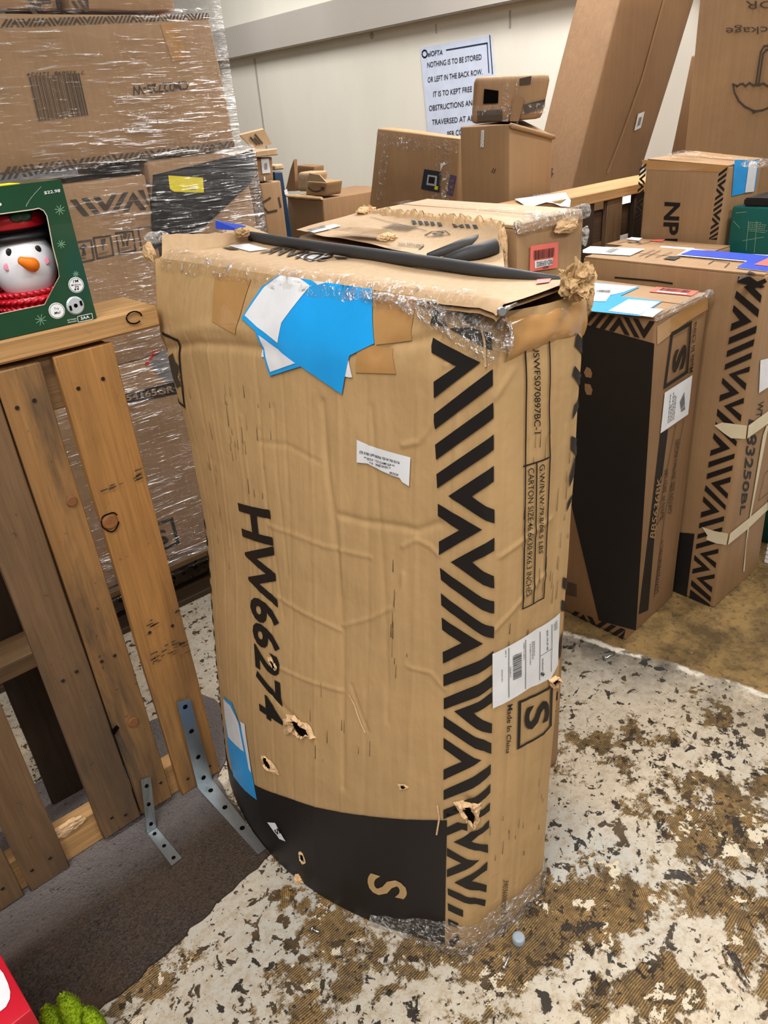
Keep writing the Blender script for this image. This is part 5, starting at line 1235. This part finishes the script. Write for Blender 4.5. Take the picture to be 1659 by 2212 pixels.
bracket('shorter galvanised steel angle bracket on the third slat, standing on the carpet', [V(.250, 1.236, .0105), V(.272, 1.236, .0105), V(.300, y_, .122), V(.279, y_, .128)], [V(.250, 1.236, .0065), V(.272, 1.236, .0065), V(.277, 1.122, .0065), V(.252, 1.120, .0065)], (.12, .5, .85), (.14, .52, .88), .026)

# ------------------------------------------------------------------ gift carton with a window and the snowman toy in it
gx0, gx1, gz0, gz1, gy1 = .155, .4435, RAILZ+.001, 1.303, FY+.125
gift = thing('gift_carton', ((gx0+gx1)/2, FY+.06, gz0), 'dark green gift carton with a cut-out window, priced $22.98, standing on the fence rail', 'box')
GF = Plane((gx0, FY-.001, gz0), (gx1, FY-.001, gz0), (gx0, FY-.001, gz1))
win = [GF.inv(p) for p in ((96, 658), (128, 598), (124, 572), (114, 533), (104, 480), (101, 466), (94, 455), (84, 450), (70, 453), (0, 464))]
mx = .298-(win[0][0]+gx0-.298)-gx0     # mirror about the toy's middle
mid = .318-gx0
wl = [np.array([2*mid-q[0], q[1]]) for q in win[::-1]]
hole = [tuple(q) for q in win[:9]]+[tuple(q) for q in wl[1:]]
def panel_with_hole(w, h, hole):
    bm = bmesh.new(); o = [bm.verts.new((x, y, 0)) for x, y in ((0, 0), (w, 0), (w, h), (0, h))]; i_ = [bm.verts.new((x, y, 0)) for x, y in hole]
    for L in (o, i_):
        for a, b in zip(L, L[1:]+L[:1]): bm.edges.new((a, b))
    bmesh.ops.triangle_fill(bm, edges=bm.edges[:], use_beauty=True)
    def inside(p):
        c = False; n_ = len(hole)
        for k in range(n_):
            (x1, y1), (x2, y2) = hole[k], hole[(k+1) % n_]
            if (y1 > p.y) != (y2 > p.y) and p.x < (x2-x1)*(p.y-y1)/(y2-y1)+x1: c = not c
        return c
    bmesh.ops.delete(bm, geom=[f for f in bm.faces if inside(f.calc_center_median())], context='FACES'); return bm
lay('front_panel', panel_with_hole(gx1-gx0, gz1-gz0, hole), GF, M['green'], gift, 0.)
lay('front_panel_back', panel_with_hole(gx1-gx0, gz1-gz0, hole), GF, M['ivory'], gift, -.0012)
tube('window_edge', [GF.pt(*q, .0002) for q in hole+hole[:1]], .0009, M['ivory'], gift, 5)
slab('right_side', gx1-.002, gx1, FY, gy1, gz0, gz1, M['green'], gift); slab('left_side', gx0, gx0+.002, FY, gy1, gz0, gz1, M['green'], gift)
slab('back_panel', gx0, gx1, gy1-.002, gy1, gz0, gz1, M['blackgloss'], gift); slab('bottom_panel', gx0, gx1, FY, gy1, gz0, gz0+.002, M['blackgloss'], gift)
slab('top_panel', gx0, gx1, FY, gy1, gz1, gz1+.002, M['green'], gift)
slab('yellow_tag', .30, .385, FY+.01, FY+.06, gz1+.0022, gz1+.003, M['yellow'], gift)
def G2(x, y): return (x*.16272, 380+y*.16275)
text('$22.98', [G2(588, 250), G2(800, 220), G2(794, 172), G2(580, 205)], GF, M['white'], gift, .0006, .012)
for k in range(16):
    t = k/15; disc('perforation', onY(G2(350+190*t**1.3, 400-250*t), FY-.0016), (0, -1, 0), .0006, M['white'], gift, .0002, 6)
disc('perforation', onY(G2(2, 378), FY-.0016), (0, -1, 0), .0022, M['white'], gift, .0003, 8)
def flake(c, r, arms, w):
    L = []
    for k in range(arms):
        a = k*2*math.pi/arms+.15; L.append([c, (c[0]+r*math.cos(a), c[1]+r*math.sin(a))])
    strokes(L, w, GF, M['snow'], gift, 'printed_snowflake', .0006)
for c, r in (((793, 452), 10.5), ((813, 905), 8.5), ((1005, 1302), 6.), ((540, 1910), 11.5)): flake(G2(*c), r, 8, .0009)
def badge(c, r, col=M['white']):
    ctr = onY(G2(*c), FY-.0016); disc('printed_badge', ctr, (0, -1, 0), r, M['white'], gift, .0004, 24)
    ring = [ctr+V(r*.88*math.cos(t), -.0004, r*.88*math.sin(t)) for t in np.linspace(0, 2*math.pi, 25)]; tube('badge_ring', ring, .0004, M['green'], gift, 4)
badge((1012, 1448), .0125); badge((755, 1790), .0128)
for s_, q in (("I'M", [G2(968, 1420), G2(1036, 1408), G2(1032, 1368), G2(964, 1380)]), ('MUSICAL', [G2(945, 1462), G2(1078, 1448), G2(1075, 1424), G2(942, 1438)]), ('Try', [G2(718, 1782), G2(782, 1778), G2(776, 1740), G2(712, 1748)]), ('Me!', [G2(722, 1838), G2(802, 1822), G2(796, 1788), G2(720, 1802)])):
    text(s_, q, GF, M['ink'], gift, .0014, .004)
strokes([[G2(1002, 1505), G2(998, 1470), G2(1034, 1464), G2(1038, 1500)]], .0009, GF, M['ink'], gift, 'printed_notes', .0014)
for p in ((998, 1508), (1033, 1502)): disc('printed_notes', onY(G2(*p), FY-.0026), (0, -1, 0), .0014, M['ink'], gift, .0002, 8)
c = onY(G2(1000, 1720), FY-.0016); disc('speaker', c, (0, -1, 0), .0146, M['silver'], gift, .002, 24); disc('speaker_hole', c+V(0, -.002, 0), (0, -1, 0), .0034, M['hole'], gift, .0003, 12)
for p in ((938, 1755), (1075, 1688)): q = onY(G2(*p), FY-.004); slab('speaker_slot', q[0]-.0018, q[0]+.0018, q[1]-.0006, q[1], q[2]-.0038, q[2]+.0038, M['hole'], gift)
strokes([[G2(1022, 1865), G2(1216, 1822), G2(1228, 1900), G2(1034, 1940), G2(1022, 1865)]], .0009, GF, M['white'], gift)
text('3AA', [G2(1074, 1912), G2(1188, 1886), G2(1180, 1846), G2(1066, 1872)], GF, M['white'], gift, .0006, .02)
text('BATTERIES', [G2(895, 1922), G2(1012, 1902), G2(1010, 1888), G2(893, 1908)], GF, M['white'], gift, .0006, .01); text('INCLUDED', [G2(902, 1952), G2(1016, 1932), G2(1014, 1916), G2(900, 1936)], GF, M['white'], gift, .0006, .01)
SYY = FY+.062
hc = onY((48, 566), SYY); rx_ = onY((118, 560), SYY)[0]-hc[0]
toy = thing('snowman_toy', (hc[0], SYY, gz0+.003), 'snowman head toy with black hat, orange nose and red scarf inside the green carton', 'toy')
head = bm_obj('head', ellipsoid_bm(hc, (rx_, .052, .060), 4), M['whitegloss'], toy, True)
def front(px):
    """point of the head under a picture point"""
    d = W(px); A = np.array([1/rx_, 1/.052, 1/.060]); o_ = (CAM-hc)*A; e_ = d*A; b_ = o_.dot(e_); a_ = e_.dot(e_); c_ = o_.dot(o_)-1
    return CAM+d*((-b_-math.sqrt(max(b_*b_-a_*c_, 0)))/a_)
for p, r in (((20, 545), .0052), ((82, 538), .0050)): bm_obj('eye', ellipsoid_bm(front(p), (r, .002, r*1.15), 2), M['blackgloss'], toy, True)
nb, ntp = front((66, 571)), front((36, 562))
ns = [nb+V(0, .002, 0), nb+V(0, -.007, .000), (nb*.55+ntp*.45)+V(0, -.014, 0), ntp+V(0, -.020, .001), ntp+V(-.002, -.023, .001)]
tube('nose', ns, [.010, .0115, .0095, .0062, .002], M['orange'], toy, 14)
for p in ((16, 577), (99, 564)): bm_obj('cheek', ellipsoid_bm(front(p), (.0062, .0008, .0062), 2), M['pink'], toy, True)
hz = hc[2]+.036
def lathe(name, prof, c, mat, parent, seg=40, sy=.82):
    vs_ = []; fs = []
    for r, z in prof:
        for k in range(seg): t = 2*math.pi*k/seg; vs_.append(V(c[0]+r*math.cos(t), c[1]+r*sy*math.sin(t), z))
    for i in range(len(prof)-1):
        for k in range(seg): fs.append([i*seg+k, i*seg+(k+1) % seg, (i+1)*seg+(k+1) % seg, (i+1)*seg+k])
    fs += [list(range(seg))[::-1], [(len(prof)-1)*seg+k for k in range(seg)]]
    return mesh_obj(name, vs_, fs, mat, parent, True)
ht = hc+V(0, .004, 0)
lathe('hat_brim', [(.045, hz-.004), (.062, hz-.002), (.066, hz+.003), (.064, hz+.008), (.05, hz+.011)], ht, M['blackgloss'], toy)
lathe('hat_crown', [(.050, hz+.010), (.052, hz+.02), (.053, hz+.05)], ht, M['blackgloss'], toy)
lathe('hat_band', [(.0525, hz+.016), (.0545, hz+.018), (.0550, hz+.036), (.0530, hz+.038)], ht, M['redgloss'], toy)
for a in (-.5, .5): bm_obj('holly_leaf', ellipsoid_bm(ht+V(.006+.012*a, -.046, hz-ht[2]+.034), (.012, .003, .008), 2), M['green'], toy, True)
sz = hc[2]-.050
sc = bm_obj('scarf', ellipsoid_bm((hc[0], hc[1], sz-.004), (.060, .054, .018), 3), M['redgloss'], toy, True)
bmk = bmesh.new()
for row in range(3):
    for k in range(34):
        t = 2*math.pi*k/34+.09*row; c = V(hc[0]+(.0565+.003*(row == 1))*math.cos(t), hc[1]+(.0505+.003*(row == 1))*math.sin(t), sz+.008-.011*row)
        tg = V(-math.sin(t), math.cos(t), .55*(1 if row % 2 else -1)); tg /= np.linalg.norm(tg); n0 = V(math.cos(t), math.sin(t), 0); up_ = np.cross(n0, tg)
        bs = bmesh.new(); bmesh.ops.create_icosphere(bs, subdivisions=1, radius=1.)
        mp = {}
        for v in bs.verts: mp[v.index] = bmk.verts.new(tuple(c+tg*v.co.x*.0075+up_*v.co.y*.0036+n0*v.co.z*.0038))
        for f in bs.faces: bmk.faces.new([mp[v.index] for v in f.verts])
        bs.free()
bm_obj('scarf_stitches', bmk, M['redgloss'], toy, True)['kind'] = 'stuff'

# ------------------------------------------------------------------ things at the near left corner
rc = onZ((68, 2180), .24); rl = onZ((0, 2060), .24)
ax = rl-rc; ax /= np.linalg.norm(ax); px_ = V(-ax[1], ax[0], 0); 
if px_[0] > 0: px_ = -px_
rb = Carton('red gift carton with a rounded white label, cut off at the bottom left corner', [V(*(p[:2]), .007) for p in (rc-ax*.10, rc+ax*.0, rc+ax*.0+px_*.24, rc-ax*.10+px_*.24)][0:0] or [V(rc[0], rc[1], .007), V(*(rc+ax*.24)[:2], .007), V(*(rc+ax*.24+px_*.16)[:2], .007), V(*(rc+px_*.16)[:2], .007)],
            [rc, rc+ax*.24, rc+ax*.24+px_*.16, rc+px_*.16], M['redbox'], flaps=False, bevel=.002, amp=.0005)
FT = Plane(rc, rc+ax, rc+px_)
decal('white_label', [[(-80, 2080), (-4, 2090), (8, 2104), (18, 2126), (23, 2144), (22, 2160), (14, 2176), (2, 2186), (-90, 2200)]], FT, M['white'], rb.root, .002)
pl = thing('plush_toy', (*onZ((120, 2200), .05)[:2], .007), 'fuzzy lime green plush toy with soft rounded lobes at the bottom left edge', 'toy')
for k, (p, h, w) in enumerate((((96, 2176), .10, .017), ((134, 2150), .115, .0185), ((184, 2180), .095, .0165), ((152, 2205), .08, .015))):
    t = onZ(p, h); b = V(t[0]+.004, t[1]-.055, .012); pts = [b*(1-s)+t*s for s in np.linspace(0, 1, 9)]
    rr = [w*1.05, w*1.1, w*1.1, w*1.08, w*1.05, w, w*.93, w*.72, w*.22]
    lobe = tube('plush_lobe', pts, rr, M['lime'], pl, 14)
    vs_ = []; fs = []; r = random.Random(k)
    for _ in range(1500):
        s = r.random()**.8; i = min(int(s*8), 7); f = s*8-i; c = pts[i]*(1-f)+pts[i+1]*f; q = rr[i]*(1-f)+rr[i+1]*f; a = r.uniform(0, 2*math.pi)
        d = t-b; d /= np.linalg.norm(d); u_ = np.cross(d, V(1, 0, 0)); u_ /= np.linalg.norm(u_); w_ = np.cross(d, u_); nn_ = u_*math.cos(a)+w_*math.sin(a); o_ = c+nn_*q*.97; e_ = np.cross(nn_, d)*.0011
        tip = o_+nn_*r.uniform(.0025, .005)+d*r.uniform(.001, .004); n_ = len(vs_); vs_ += [o_-e_, o_+e_, tip]; fs.append((n_, n_+1, n_+2))
    mesh_obj('plush_fur', vs_, fs, M['lime'], pl)['kind'] = 'stuff'

# ------------------------------------------------------------------ white ribbed panel at the right edge, floor litter
xw = 2.16
wp = thing('ribbed_panel', (xw, .3, 0), 'white ribbed panel standing on the floor at the right edge, behind the strapped carton', 'panel')
slab('backing', xw+.006, xw+.02, -.25, .775, 0, .62, M['wall'], wp)
for k in range(40): slab('rib', xw, xw+.007, -.25, .775, .003+k*.0154, .003+k*.0154+.0105, M['white'], wp)
def nail(p, q, r, label, cat, cap=0.):
    a, b = onZ(p, r+.0008), onZ(q, r+.0008); t = thing(cat, (*a[:2], 0), label, cat)
    tube('shank', [a, b], r, M['steel'], t, 8); d = (b-a)/np.linalg.norm(b-a)
    tube('head', [a-d*.002+V(0, 0, cap), a+d*.001+V(0, 0, cap)], r*2+cap*.2, M['steel'], t, 10)
nail((1088, 2092), (1104, 2056), .0022, 'small bright screw lying on the floor below the big carton', 'screw', .003)
nail((1306, 1423), (1328, 1411), .0034, 'bolt lying on pale concrete to the right of the big carton', 'bolt', .003)
nail((676, 2008), (690, 2014), .0028, 'short screw on the floor left of the big carton base', 'screw', .002)
cc = onZ((1120, 2034), 0)
cpz = thing('plastic_stopper', (*cc[:2], 0), 'round grey plastic stopper on the floor at the foot of the big carton', 'stopper')
tube('shell', [cc+V(0, 0, .001), cc+V(0, 0, .004), cc+V(0, 0, .013), cc+V(0, 0, .016), cc+V(0, 0, .0165)], [.0115, .012, .0118, .0105, .006], M['greyplastic'], cpz, 20)
